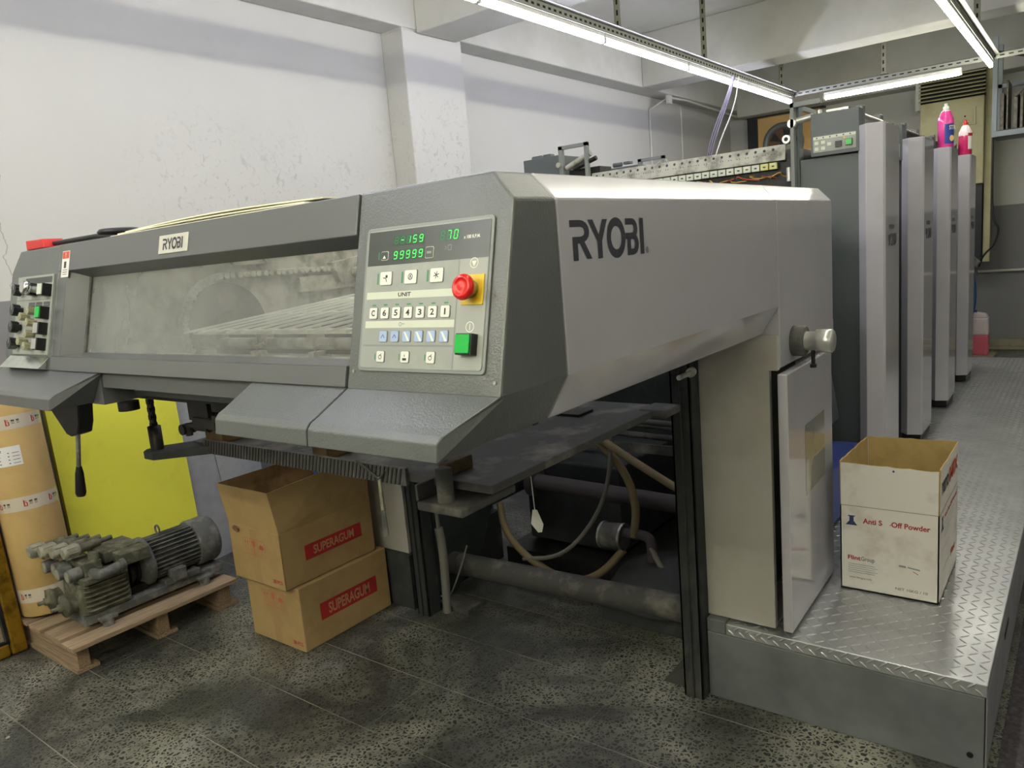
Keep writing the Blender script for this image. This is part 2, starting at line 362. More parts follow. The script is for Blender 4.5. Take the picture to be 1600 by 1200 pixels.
    def annulus(s, cx, cy, r, ri, z, m=0, n=28, k=1.0, ki=None):
        ki = k if ki is None else ki
        vs = [(cx + r * math.cos(2 * math.pi * i / n), cy + r * k * math.sin(2 * math.pi * i / n), z) for i in range(n)] + \
             [(cx + ri * math.cos(2 * math.pi * i / n), cy + ri * ki * math.sin(2 * math.pi * i / n), z) for i in range(n)]
        return s.add(vs, [(i, (i + 1) % n, n + (i + 1) % n, n + i) for i in range(n)], m)
    def strip(s, pts, wd, z=0, m=0):
        for (ax, ay), (bx, by) in zip(pts, pts[1:]):
            l = math.hypot(bx - ax, by - ay) or 1; nx, ny = -(by - ay) / l * wd / 2, (bx - ax) / l * wd / 2
            s.poly([(ax - nx, ay - ny, z), (bx - nx, by - ny, z), (bx + nx, by + ny, z), (ax + nx, ay + ny, z)], m)
        return s
    def text(s, t, x0, x1, y0, y1, z=0, m=0):
        vs, fs = glyphs(t); return s.add([(x0 + a * (x1 - x0), y0 + b * (y1 - y0), z) for a, b in vs], fs, m)
    def rrect(s, x0, x1, y0, y1, r, z0, z1=None, m=0, k=4):
        pts = []
        for cx, cy, a0 in ((x1 - r, y1 - r, 0), (x0 + r, y1 - r, 90), (x0 + r, y0 + r, 180), (x1 - r, y0 + r, 270)):
            for i in range(k + 1):
                a = math.radians(a0 + 90 * i / k); pts.append((cx + r * math.cos(a), cy + r * math.sin(a)))
        if z1 is None: return s.poly([(x, y, z0) for x, y in pts], m)
        return s.prism(pts, z0, z1, 'z', m)
    def build(s, name, mats, parent=None, bevel=0, seg=2, label=None, recalc=True):
        me = bpy.data.meshes.new(name)
        off = Vector(OFF.get(parent.name, (0, 0, 0))) if parent else Vector((0, 0, 0))
        me.from_pydata([tuple(p - off) for p in s.v], [], [f[0] for f in s.f])
        if not isinstance(mats, (list, tuple)): mats = [mats]
        for q in mats: me.materials.append(M[q] if isinstance(q, str) else q)
        for p, f in zip(me.polygons, s.f): p.material_index = f[1]; p.use_smooth = f[2]
        if recalc:
            bm = bmesh.new(); bm.from_mesh(me); bmesh.ops.recalc_face_normals(bm, faces=bm.faces); bm.to_mesh(me); bm.free()
        o = bpy.data.objects.new(name, me); COL.objects.link(o)
        if parent: o.parent = parent; OFF[o.name] = tuple(off)
        if bevel:
            b = o.modifiers.new('bevel', 'BEVEL'); b.width = bevel; b.segments = seg; b.limit_method = 'ANGLE'; b.angle_limit = math.radians(35)
        if label: o['label'] = label
        return o
def thing(name, label, cat, loc=(0, 0, 0), group=None):
    o = bpy.data.objects.new(name, None); COL.objects.link(o); o.location = loc; o.empty_display_size = 0.1
    OFF[o.name] = tuple(loc); o['label'] = label; o['category'] = cat
    if group: o['group'] = group
    return o
def tag(o, label, cat, group=None):
    o['label'] = label; o['category'] = cat
    if group: o['group'] = group
    return o
def struct(o): o['kind'] = 'structure'; return o
def copy_tree(o, parent=None):
    c = o.copy(); COL.objects.link(c)
    if parent: c.parent = parent
    for ch in list(o.children): copy_tree(ch, c)
    return c

# ================================================================ THE ROOM
XW, YB, ZC = -3.7, 9.65, 3.38
XR, YF = 2.6, -2.6
struct(MB().box(XW - .1, XR + .1, YF - .1, YB + .1, -0.1, 0).build('floor', 'floor'))
struct(MB().box(XW - .1, XR + .1, YF - .1, YB + .1, ZC, ZC + .1).build('ceiling', 'ceil'))
struct(MB().box(XW - .1, XW, YF, YB, 0, ZC).build('wall_left', 'wall'))
struct(MB().box(XW, XR, YB, YB + .1, 0, ZC).build('wall_back', 'wallb'))
struct(MB().box(XR, XR + .1, YF, YB, 0, ZC).build('wall_right', 'wallb'))
struct(MB().box(XW, XR, YF - .1, YF, 0, ZC).build('wall_front', 'wallb'))
struct(MB().box(XW, -3.51, 3.7, 4.27, 0, 2.9).build('trim_1', 'wall', bevel=.008))           # column
struct(MB().box(XW, -3.5, YF, YB, 2.9, ZC).box(XW, -3.51, 3.7, 4.27, 2.88, 2.91).build('trim_2', 'ceil', bevel=.01))   # beam along the wall
struct(MB().box(-3.5, XR, 3.82, 4.2, 2.88, ZC).build('trim_3', 'ceil', bevel=.01))           # cross beam by the column
struct(MB().box(-3.5, XR, 6.92, 7.24, 2.9, ZC).build('trim_4', 'ceil', bevel=.01))           # second cross beam
struct(MB().box(-3.5, XR, 9.35, YB, 2.82, ZC).build('trim_5', 'ceil', bevel=.01))            # beam on the back wall
struct(MB().box(-3.5, XR, 0.2, .55, 2.9, ZC).build('trim_6', 'ceil', bevel=.01))
struct(MB().box(XW, XR, YB - .08, YB, 0, .1).box(XW, XR, YB - .16, YB - .08, 0, .03).build('baseboard_back', 'concrete', bevel=.006))

# lamps --------------------------------------------------------------
def lamp(x, y0, z, ln, axis, m, label, group):
    t = thing('tube_light', label, 'light', (x, y0, z), group)
    if axis == 'y':
        MB().cyl((x, y0 + .015, z), (x, y0 + ln - .015, z), .0155, n=12).build('lamp_tube', m, t)
        MB().box(x - .016, x + .016, y0 + .005, y0 + ln - .005, z + .018, z + .044).box(x - .014, x + .014, y0 + .002, y0 + .016, z - .014, z + .02).box(x - .014, x + .014, y0 + ln - .016, y0 + ln - .002, z - .014, z + .02).build('batten', 'batten', t)
    else:
        MB().cyl((x + .015, y0, z), (x + ln - .015, y0, z), .0155, n=12).build('lamp_tube', m, t)
        MB().box(x + .005, x + ln - .005, y0 - .016, y0 + .016, z + .018, z + .044).box(x, x + .016, y0 - .014, y0 + .014, z - .014, z + .02).box(x + ln - .016, x + ln, y0 - .014, y0 + .014, z - .014, z + .02).build('batten', 'batten', t)
    return t
ordn = ['farthest', 'second from the far end', 'third from the far end', 'fourth from the far end']
for i in range(8):
    y0 = 7.49 - 1.14 * (i + 1)
    lamp(-2.29, y0, 2.6, 1.14, 'y', 'cool',
         ('cool tube light of the left-hand row over the press, ' + ordn[i]) if i < 4 else 'cool tube light of the left-hand row nearer than the picture shows', 'tubes of the long left-hand row')
for i in range(8):
    y0 = 7.51 - 1.14 * (i + 1)
    lamp(-.72, y0, 2.6, 1.14, 'y', 'warm',
         ('tube light of the right-hand row over the platform, ' + ordn[i]) if i < 4 else 'tube light of the right-hand row nearer than the picture shows', 'tubes of the right-hand row')
lamp(-2.0, 7.5, 2.585, 1.08, 'x', 'warm', 'single thin tube light hung crosswise under the perforated rail at the far end', 'cross tube at the far end')
for i in range(3):  # unseen tube rows added to brighten floor, cartons and press faces
    lamp(-3.1 + 1.25 * i, -1.3, 2.6, 1.14, 'x', 'warm_fill', 'added unseen warm fill tube behind the viewer, brightening press front and floor', 'added fill tubes behind the viewer')
    lamp(1.75, -.4 + 2.2 * i, 2.6, 1.14, 'y', 'warm', 'added unseen fill tube right of the view, brightening the side of the press', 'added fill tubes at the right')
    lamp(-3.1 + 1.25 * i, -2.2, 2.6, 1.14, 'x', 'warm_fill', 'added unseen warm fill tube farthest behind the viewer', 'added fill tubes farthest behind the viewer')

def slotted(x0, x1, y0, y1, z0, z1, name, label, long, m='alu'):
    """perforated angle profile with a row of slots; long = axis of its length"""
    b = MB(); t = .003
    if long == 'y':
        b.box(x0, x0 + t, y0, y1, z0, z1); b.box(x0, x1, y0, y1, z1 - t, z1)
        n = int((y1 - y0) / .05)
        for i in range(n):
            yy = y0 + .02 + i * .05
            b.box(x0 + t, x0 + t + .0006, yy, yy + .025, (z0 + z1) / 2 - .006, (z0 + z1) / 2 + .006, 1)
            b.box(x0 - .0006, x0, yy, yy + .025, (z0 + z1) / 2 - .006, (z0 + z1) / 2 + .006, 1)
    elif long == 'x':
        b.box(x0, x1, y0, y0 + t, z0, z1); b.box(x0, x1, y0, y1, z1 - t, z1)
        n = int((x1 - x0) / .06)
        for i in range(n):
            xx = x0 + .02 + i * .06
            b.box(xx, xx + .032, y0 - .0006, y0, (z0 + z1) / 2 - .005, (z0 + z1) / 2 + .005, 1)
    else:
        b.box(x0, x1, y0, y0 + t, z0, z1); b.box(x0, x0 + t, y0, y1, z0, z1)
        n = int((z1 - z0) / .06)
        for i in range(n):
            zz = z0 + .02 + i * .06
            b.box((x0 + x1) / 2 - .006, (x0 + x1) / 2 + .006, y0 - .0006, y0, zz, zz + .03, 1)
        b.box(x0 - .008, x1 + .012, y0 - .004, y1 + .01, z0, z0 + .006)
    return tag(b.build(name, [m, 'blackout']), label, 'rail')
slotted(-2.262, -2.222, -2.4, 7.5, 2.635, 2.68, 'slotted_rail', 'long perforated steel rail running above the left-hand tube row', 'y')
slotted(-.70, -.66, -2.4, 7.5, 2.635, 2.68, 'slotted_rail', 'long perforated steel rail running above the right-hand tube row', 'y')
slotted(-2.36, 1.4, 7.5, 7.54, 2.645, 2.69, 'slotted_rail', 'perforated steel rail crossing the room at the far end, above the single cross tube', 'x')
for x, y, z, l in [(-2.262, 4.2, 2.675, 'nearest perforated hanger holding the left-hand rail from the ceiling'), (-2.262, 5.45, 2.675, 'middle perforated hanger holding the left-hand rail from the ceiling'),
                   (-2.36, 7.46, 2.69, 'perforated hanger at the corner where the left-hand rail meets the cross rail'),
                   (-1.5, 7.46, 2.69, 'perforated hanger in the middle of the far cross rail'), (-.70, 6.4, 2.68, 'perforated hanger holding the right-hand rail near its far end')]:
    slotted(x - .02, x + .02, y, y + .03, z, ZC if not (6.9 < y < 7.25) else 2.9, 'ceiling_hanger', l, 'z', 'alu2')

# conduits on the left wall, cable, exhaust fan, grille cabinet, rack ------------------
b = MB(); b.tube([(-3.69, 7.42, 1.6), (-3.69, 7.42, 2.775), (-3.49, 7.46, 2.86), (-3.49, 7.9, 2.875)], .012)
b.tube([(-3.49, 7.9, 2.875), (-3.49, 9.3, 2.83)], .012)
b.tube([(-3.69, 8.18, 1.6), (-3.69, 8.18, 2.87)], .012); b.box(-3.5, -3.47, 7.42, 7.5, 2.8, 2.88)
tag(b.build('wall_conduit', 'conduit'), 'thin white electrical conduits climbing the left wall beyond the column', 'conduit')
b = MB()
for dx in (0, .012, .024): b.tube([(-2.25 + dx, 5.95 - dx, 2.63), (-2.27 + dx, 5.9, 2.5), (-2.33 + dx * 1.6, 5.7, 2.2), (-2.33 + dx, 5.55, 1.95), (-2.3 + dx, 5.5, 1.8)], .007, smooth=2)
b.tube([(-2.2, 5.95, 2.62), (-2.2, 5.85, 2.4), (-2.28, 5.68, 2.1), (-2.3, 5.55, 1.85)], .005, m=1, smooth=2)
tag(b.build('cable_bundle', ['cable', 'conduit']), 'lilac and white cable bundle dropping from the far end of the left tube row', 'cable')

t = thing('exhaust_fan', 'round exhaust fan set in an orange plywood board on the back wall', 'fan', (-2.95, YB - .06, 2.4))
MB().box(-3.33, -2.6, YB - .07, YB - .03, 2.3, 2.8).build('plywood_board', 'ply', t, bevel=.004)
MB().box(-3.45, -3.33, YB - .09, YB, 2.3, 2.86).box(-3.45, -2.55, YB - .1, YB, 2.8, 2.9).build('board_frame', 'ink', t)
b = MB(); b.lathe((-3.02, YB - .07, 2.47), (0, -1, 0), [(.24, 0), (.24, .04), (.19, .05), (.18, .0)], 32); b.build('fan_ring', 'iron', t)
b = MB(); b.cyl((-3.02, YB - .075, 2.47), (-3.02, YB - .07, 2.47), .185, n=32, m=0); b.build('fan_grille', mat('fan_guard', (120, 92, 70), .6), t)
b = MB()
for k in range(5):
    a = k * 2 * math.pi / 5
    b.poly([(-3.02 + .03 * math.cos(a), YB - .08, 2.47 + .03 * math.sin(a)), (-3.02 + .17 * math.cos(a - .3), YB - .09, 2.47 + .17 * math.sin(a - .3)), (-3.02 + .17 * math.cos(a + .35), YB - .077, 2.47 + .17 * math.sin(a + .35))])
b.cyl((-3.02, YB - .1, 2.47), (-3.02, YB - .07, 2.47), .035)
b.build('fan_blades', 'ink', t)

t = thing('ventilation_cabinet', 'tall yellowed ventilation cabinet with dark louvre grille, far behind the bottles', 'cabinet', (-1.2, 9.3, 1.7))
MB().box(-1.5, -.93, 9.2, 9.5, 1.745, 2.6).build('body', 'ac', t, bevel=.006)
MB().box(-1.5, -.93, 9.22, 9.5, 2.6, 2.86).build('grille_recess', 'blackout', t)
b = MB()
for k in range(7): b.prism([(9.17, 2.615 + k * .036), (9.21, 2.63 + k * .036), (9.21, 2.636 + k * .036), (9.17, 2.621 + k * .036)], -1.51, -.92, 'x')
b.build('louvre', 'ac', t)
b = MB(); b.box(-1.14, -1.0, 9.185, 9.2, 2.33, 2.5); b.box(-1.12, -1.02, 9.18, 9.186, 2.35, 2.48, 1); b.box(-1.1, -1.085, 9.175, 9.181, 2.41, 2.425, 2)
b.build('thermostat_flap', ['ac', 'ac', 'ink'], t, bevel=.002)
MB().box(-.93, -.87, 9.3, 9.4, .95, 2.95).build('side_post', 'ac', t, bevel=.003)
MB().box(-1.3, -.94, 9.25, 9.5, 1.0, 1.74).build('lower_housing', 'ink', t)
MB().box(-1.55, -1.5, 9.24, 9.5, 2.55, 2.9).box(-1.55, -.9, 9.24, 9.5, 2.86, 2.9).build('wooden_casing', 'conduit', t)

t = thing('plate_rack', 'blue-grey steel wall rack full of upright dark printing plates, top right corner', 'rack', (-.3, 8.5, 2.1))
b = MB(); b.box(-.80, -.76, 8.5, 8.54, 2.12, 3.0); b.box(-.80, .6, 8.48, 8.56, 2.12, 2.17); b.box(-.80, .6, 8.5, 9.0, 2.12, 2.14); b.box(-.80, -.76, 8.96, 9.0, 2.12, 3.0)
b.box(.56, .6, 8.5, 8.54, 2.12, 3.0); b.box(-.80, .6, 8.96, 9.0, 2.6, 2.64)
b.build('rack_frame', 'bluegrey', t, bevel=.003)
b = MB(); b.tube([(-.62, 8.5, 2.45), (-.3, 8.52, 2.75)], .012, n=4); b.tube([(-.76, 8.52, 2.86), (-.3, 8.9, 2.76)], .015, n=4); b.build('brace', 'greyplate', t)
MB().box(-.75, .55, 8.52, 8.95, 2.14, 2.18).build('shelf_board', 'blackm', t)
for k in range(12):
    x = -.74 + k * .052 + random.uniform(-.006, .006); h = random.uniform(.3, .46)
    o = MB().box(x, x + random.choice((.014, .022, .03)), 8.56, 8.9, 2.181, 2.181 + h).build('printing_plate', 'greyplate', bevel=.002)
    tag(o, 'dark metal printing plate standing upright among others in the wall rack', 'printing plate', 'plates standing in the wall rack')
b = MB(); b.tube([(-.79, 8.52, 2.12), (-.785, 8.52, 1.5), (-.76, 8.5, 1.35), (-.72, 8.5, 1.3), (-.75, 8.5, 1.15), (-.85, 8.5, 1.05), (-.88, 8.52, .95)], .009, smooth=2)
tag(b.build('hanging_cable', 'black'), 'black cable hanging below the plate rack along the back wall', 'cable')
b = MB(); b.tube([(-1.0, YB - .03, .83), (2.5, YB - .03, .83)], .014); tag(b.build('wall_pipe', 'conduit'), 'thin pale horizontal pipe on the grey part of the back wall', 'pipe')
b = MB(); b.tube([(-1.05, 7.92, 1.35), (-.97, 7.96, 1.2), (-.88, 8.0, .95), (-.85, 8.0, .7), (-.89, 8.0, .5), (-.92, 8.0, .42)], .02, smooth=2); b.box(-.95, -.88, 7.98, 8.02, .36, .43, 1)
tag(b.build('blue_hose', ['blue', 'blue']), 'dark blue hose hanging beyond the last printing unit', 'hose')

t = thing('feeder_bracket', 'pale sloped metal guard with a grey bar beyond the last printing unit', 'guard', (-.9, 7.9, 0))
b = MB(); b.prism([(-1.05, .95), (-.84, 1.0), (-1.02, 1.18)], 7.9, 7.93, 'y'); b.build('guard_plate', 'offwhite', t)
b = MB(); b.prism([(-1.03, 1.17), (-1.0, 1.22), (-.8, 1.03), (-.83, .98)], 7.84, 7.9, 'y'); b.build('guard_bar', 'steel', t, bevel=.004)
MB().box(-1.1, -1.03, 7.85, 7.98, .0, 1.5).build('guard_post', 'darkpaint', t)
t = thing('chemical_jug', 'square milky jug half full of pink liquid behind the step platform', 'jug', (-.82, 8.2, .12))
MB().rrect(-.90, -.755, 8.12, 8.27, .02, .16, .34).build('liquid', 'juglow', t, bevel=.008)
b = MB(); b.rrect(-.90, -.755, 8.12, 8.27, .02, .34, .5); b.prism([(-.9, .5), (-.76, .5), (-.78, .535), (-.87, .55), (-.9, .54)], 8.14, 8.25, 'y'); b.build('jug_body', 'clearpl', t, bevel=.01)
MB().cyl((-.87, 8.19, .535), (-.87, 8.19, .57), .018).build('cap', 'bluepad', t)
o = MB().box(-1.0, -.7, 8.05, 8.33, 0, .16).build('pallet_block', 'concrete', bevel=.006); tag(o, 'low pale block on the floor under the pink jug', 'block')
b = MB(); b.lathe((-.86, 7.75, 0), (0, 0, 1), [(.06, 0), (.08, .05), (.05, .15), (.055, .17)], 10); b.lathe((-.8, 7.78, 0), (0, 0, 1), [(.03, 0), (.05, .03), (.02, .1)], 8)
tag(b.build('blue_rag', 'bluepad'), 'crumpled bright blue rag at the far end of the step platform', 'rag')

# ================================================================ THE PRINTING PRESS
FV = Vector((0, .24769, .96884)); FN = Vector((0, -.96884, .24769))
FR = (Vector((0, .86974, 1.24029)), Vector((1, 0, 0)), FV, FN)             # sloped front plane, u = world x, v up the slope
SIDE = (Vector((-.70, 0, 0)), Vector((0, 1, 0)), Vector((0, 0, 1)), Vector((1, 0, 0)))
def P(v, n=0.0): # (y,z) of a point on the front plane
    q = FR[0] + FV * v + FN * n; return (q.y, q.z)
press = thing('printing_press', 'large grey and white offset printing press filling the picture', 'printing press', (-1.6, 2.4, 0))

# right console ------------------------------------------------------
def hull(name, pts, faces, m, parent, bevel=0, label=None):
    return MB().add(pts, faces, 0).build(name, m, parent, bevel=bevel, label=label)
b = MB()
yA, zA = P(0); yT, zT = P(.348); yC, zC_ = P(.300)
x0 = -1.046; y1 = 1.056
pts = [(x0, yA, zA), (-.70, yA, zA), (-.70, yC, zC_), (-.743, yT, zT), (x0, yT, zT),       # 0-4 front
       (x0, y1, 1.16), (-.70, y1, 1.24), (-.70, y1, 1.531), (-.743, y1, 1.577), (x0, y1, 1.577),  # 5-9 back
       (-.75, y1, 1.16), (-.75, .88, 1.16), (x0, .88, 1.16)]                                   # 10-12
fs = [(0, 1, 2, 3, 4), (1, 6, 7, 2), (2, 7, 8, 3), (3, 8, 9, 4), (1, 11, 10, 6), (0, 12, 11, 1), (12, 5, 10, 11), (0, 4, 9, 5, 12), (5, 9, 8, 7, 6, 10)]
con = hull('console_housing', pts, fs, 'ham', press, bevel=.004)
# control panel on the console
b = MB(FR)
b.rrect(-1.017, -.731, .031, .279, .008, .0002, .004)
b.build('panel_rim', 'iron', con, bevel=.0015)
b = MB(FR)
b.rrect(-1.0105, -.7365, .037, .2735, .006, .0035, .0052, 0)
z = .0054
b.rect(-1.0085, -.737, .2125, .2715, z, 1)
b.rect(-1.005, -.8045, .1545, .1668, z, 2); b.rect(-1.0035, -.798, .105, .117, z, 2)
b.rect(-.7975, -.7945, .038, .2125, z, 3); b.rect(-1.006, -.797, .0735, .0765, z, 3); b.rect(-.794, -.738, .039, .212, z, 4)
z = .0057
b.text('UNIT', -.928, -.898, .1575, .1645, z, 5); b.text('x 100 R.P.M.', -.790, -.756, .2443, .2500, z, 6)
b.strip([(-.914, .1115), (-.908, .1115)], .001, z, 3); b.annulus(-.918, .111, .0035, .0025, z, 3, 12)
for cx, cy in ((-.765, .205), (-.765, .105)): b.annulus(cx, cy, .0085, .0072, z, 6, 20)
b.poly([(-.770, .208, z), (-.760, .208, z), (-.765, .199, z)], 6); b.strip([(-.765, .1), (-.765, .11)], .0015, z, 6)
b.strip([(-.822, .229), (-.822, .237), (-.815, .237), (-.815, .229), (-.822, .229)], .001, z, 3); b.strip([(-.829, .236), (-.825, .233), (-.829, .230)], .001, z, 3)
for k in range(7):
    cx = -.984 + k * .02775; b.rect(cx - .0045, cx + .0045, .143, .1455, z, 7)
for cx in (-.9795, -.921, -.8625): b.rect(cx - .0018, cx + .0018, .180, .199, z, 7)
for cx in (-.9735, -.915, -.856): b.rect(cx - .0012, cx + .0012, .051, .061, z, 7)
b.rect(-.982, -.980, .223, .235, z, 7)
b.build('control_foil', ['panel', 'darkfoil', 'offwhite', 'iron', 'panel2', 'ink', 'white', 'grnmark'], con)
def seg7(b, x, y, wd, h, s, on, off, z):
    SG = {'0': 'abcdef', '1': 'bc', '2': 'abged', '3': 'abgcd', '4': 'fgbc', '5': 'afgcd', '6': 'afgedc', '7': 'abc', '8': 'abcdefg', '9': 'abcfgd', '-': 'g', ' ': ''}[s]
    sl = h * .12; q = {'a': ((0, h), (wd, h)), 'b': ((wd, h), (wd, h / 2)), 'c': ((wd, h / 2), (wd, 0)), 'd': ((0, 0), (wd, 0)), 'e': ((0, h / 2), (0, 0)), 'f': ((0, h), (0, h / 2)), 'g': ((0, h / 2), (wd, h / 2))}
    for k, (a, c) in q.items():
        sh = lambda p: (x + p[0] + sl * p[1] / h, y + p[1])
        a, c = sh(a), sh(c); e = .08
        a2 = (a[0] + (c[0] - a[0]) * e, a[1] + (c[1] - a[1]) * e); c2 = (c[0] + (a[0] - c[0]) * e, c[1] + (a[1] - c[1]) * e)
        b.strip([a2, c2], .0013, z + (.0002 if k in SG else 0), on if k in SG else off)
for x0_, x1_, y0_, y1_, s_ in [(-.947, -.875, .2447, .2612, ' -159'), (-.947, -.874, .2195, .2365, '99999'), (-.842, -.799, .2437, .2625, ' 70')]:
    b = MB(FR); b.rect(x0_, x1_, y0_, y1_, .006, 0); n = len(s_); pw = (x1_ - x0_) / n
    for k, ch in enumerate(s_): seg7(b, x0_ + pw * (k + .2), y0_ + .0025, pw * .5, (y1_ - y0_) - .005, ch, 1, 2, .0063)
    b.build('number_display', ['dispback', 'seg', 'segoff'], con)
def key(cx, cy, wd, h, face, draw=None, inkm='ink', z0=.005, t=.0022, rim='iron', name='key'):
    b = MB(FR); b.rrect(cx - wd / 2 - .0008, cx + wd / 2 + .0008, cy - h / 2 - .0008, cy + h / 2 + .0008, .0028, z0, z0 + t * .7, 1)
    b.rrect(cx - wd / 2, cx + wd / 2, cy - h / 2, cy + h / 2, .0025, z0 + t * .7, z0 + t, 0)
    if draw: draw(b, cx, cy, z0 + t + .0003)
    return b.build(name, [face, rim, inkm], con)
for k, ch in enumerate('C654321'):
    w_ = .0042 if ch != '1' else .0016
    key(-.9838 + k * .02766, .1303, .0185, .0185, 'btnwhite', lambda b, x, y, z, c=ch, w_=w_: b.text(c, x - w_, x + w_, y - .0052, y + .0052, z, 2))
def ar(b, x, y, z): b.strip([(x - .004, y - .003), (x, y + .003), (x + .004, y - .003)], .0016, z, 2)
def slash(b, x, y, z): b.poly([(x - .006, y + .007, z), (x - .002, y + .007, z), (x + .007, y - .006, z), (x + .007, y - .008, z), (x + .003, y - .008, z)], 2)
for k in range(6):
    d = ar if k < 2 else slash
    key(-.9559 + k * .0277, .0906, .0175, .018, 'btnblue', d, 'btnblueink' if k < 2 else 'white')
def blob(b, x, y, z): b.strip([(x - .006, y + .001), (x, y), (x + .003, y - .006)], .0015, z, 2); b.disc(x + .002, y + .003, .0028, z, 2, 12)
def arcs(b, x, y, z): b.annulus(x, y, .0055, .0042, z, 2, 16); b.strip([(x - .003, y - .004), (x, y + .003), (x + .003, y - .004)], .0014, z, 2)
def star(b, x, y, z):
    for a in range(3): c, s = math.cos(a * math.pi / 3 + .3) * .006, math.sin(a * math.pi / 3 + .3) * .006; b.strip([(x - c, y - s), (x + c, y + s)], .0014, z, 2)
def loop_(b, x, y, z): b.annulus(x, y - .001, .004, .0028, z, 2, 14); b.strip([(x, y + .001), (x + .003, y + .005)], .0012, z, 2)
def pile_(b, x, y, z): b.rect(x - .0045, x + .0045, y - .006, y - .002, z, 2); b.strip([(x, y), (x, y + .004)], .0014, z, 2)
for cx, d in ((-.959, blob), (-.9004, arcs), (-.8418, star)): key(cx, .1896, .0275, .0225, 'btnwhite', d)
for cx, d in ((-.9594, loop_), (-.901, pile_), (-.843, loop_)): key(cx, .0562, .018, .0185, 'btnwhite', d)
key(-.966, .2286, .0155, .0135, 'darkfoil', lambda b, x, y, z: b.poly([(x - .004, y - .005, z), (x + .004, y - .005, z), (x, y + .001, z)], 2), 'white', rim='white')
key(-.8615, .2277, .0165, .0172, 'darkfoil', lambda b, x, y, z: b.rect(x - .005, x + .005, y - .002, y + .002, z, 2), 'iron', rim='white')
# emergency stop: yellow plate, collar, red mushroom
b = MB(FR); b.box(-.786, -.7415, .139, .1865, .005, .0075); b.build('stop_plate', 'yellow', con, bevel=.0008)
b = MB(FR); b.cyl((-.7655, .1635, .0075), (-.7655, .1635, .026), .0135, n=28); b.build('stop_collar', 'steel', con)
b = MB(FR); b.lathe((-.7655, .1635, .022), (0, 0, 1), [(.0135, 0), (.0195, .0015), (.0205, .005), (.0195, .009), (.0165, .0115), (.0125, .0118), (.0118, .0105), (.006, .0118), (.0005, .0125)], 36)
b.build('emergency_stop_button', 'red', con)
b = MB(FR); b.box(-.7795, -.7475, .0605, .0935, .005, .021, 0); b.box(-.7775, -.7495, .0625, .0915, .021, .0245, 1); b.build('start_button', ['black', 'green'], con, bevel=.001)
# tiny fixing screws
b = MB(FR)
for cx, cy in ((-1.03, .03), (-.712, .02)): b.cyl((cx, cy, 0), (cx, cy, .002), .003, n=10)
b.build('fixing_screw', 'steel', con)

# window section ------------------------------------------------------
b = MB(FR)
uL, uR_ = -2.27, -1.049
b.box(uL, uR_, .272, .347, -.012, .002); b.box(uL, uR_, 0, .038, -.02, .003); b.box(uL, uL + .05, .038, .272, -.012, .002)
# sloped reveals of the opening
b.add([(uL + .05, .272, .0), (uR_, .272, .0), (uR_, .262, -.05), (uL + .085, .262, -.05)], [(0, 1, 2, 3)])
b.add([(uL + .05, .038, .0), (uL + .05, .272, .0), (uL + .085, .262, -.05), (uL + .085, .055, -.05)], [(0, 1, 2, 3)])
b.add([(uL + .05, .038, .003), (uR_, .038, .003), (uR_, .055, -.05), (uL + .085, .055, -.05)], [(0, 1, 2, 3)])
win = b.build('window_frame', 'darkpaint', press, bevel=.002)
b = MB(FR); b.box(uL + .08, uR_, .05, .268, -.053, -.050); b.build('window_pane', 'glass', win)
b = MB(FR); b.box(uL + .083, uL + .093, .055, .265, -.050, -.045); b.build('pane_gasket', 'dusty', win)
def ryobi(b, x0, x1, y0, y1, z, m):
    """the squared stencil word on the machine, letter by letter in a 0..1 box"""
    X = lambda a: x0 + a * (x1 - x0); Y = lambda a: y0 + a * (y1 - y0)
    cnt = [0]
    def pg(p):
        cnt[0] += 1; b.poly([(X(a), Y(c), z + cnt[0] * 8e-6) for a, c in p], m)
    def band(outer, inner):
        for i in range(len(outer) - 1): pg([outer[i], outer[i + 1], inner[i + 1], inner[i]])
    def bowl(xs, xe, yt, yb, th, tx, left):   # right-facing bowl, closed to the left by its arms
        yc = (yt + yb) / 2; ro = (yt - yb) / 2; O = [(left, yt)]; I = [(left, yt - th)]
        for i in range(9):
            a = math.pi / 2 - math.pi * i / 8; O.append((xs + (xe - xs) * math.cos(a), yc + ro * math.sin(a)))
            I.append((xs + (xe - xs - tx) * max(0, math.cos(a)), yc + (ro - th) * math.sin(a)))
        O.append((left if left > .05 else .03, yb)); I.append((left if left > .05 else .03, yb + th)); band(O, I)
    # R
    bowl(.12, .235, 1.0, .42, .17, .06, 0.0)
    pg([(.025, .59), (.085, .59), (.085, 0), (.025, 0)]); pg([(.105, .45), (.17, .45), (.255, .02), (.19, .02)])
    # Y
    pg([(.222, 1), (.285, 1), (.365, .56), (.385, .45), (.33, .45)]); pg([(.41, 1), (.475, 1), (.395, .45), (.345, .45), (.355, .62)]); pg([(.333, .47), (.394, .47), (.394, 0), (.333, 0)])
    # O
    n = 28; cx, cy = .59, .5
    for i in range(n):
        a, c = 2 * math.pi * i / n, 2 * math.pi * (i + 1) / n
        pg([(cx + .13 * math.cos(a), cy + .54 * math.sin(a)), (cx + .13 * math.cos(c), cy + .54 * math.sin(c)), (cx + .075 * math.cos(c), cy + .31 * math.sin(c)), (cx + .075 * math.cos(a), cy + .31 * math.sin(a))])
    # B
    bowl(.82, .905, 1.0, .44, .17, .055, .725); bowl(.83, .915, .6, 0.0, .17, .055, .745); pg([(.745, .6), (.795, .6), (.795, 0), (.745, 0)])
    # I
    pg([(.94, 1), (.995, 1), (.995, 0), (.94, 0)])
b = MB(FR); b.box(-1.734, -1.6085, .2835, .3265, .002, .0045, 0); b.build('name_plaque', 'plaque', win, bevel=.001)
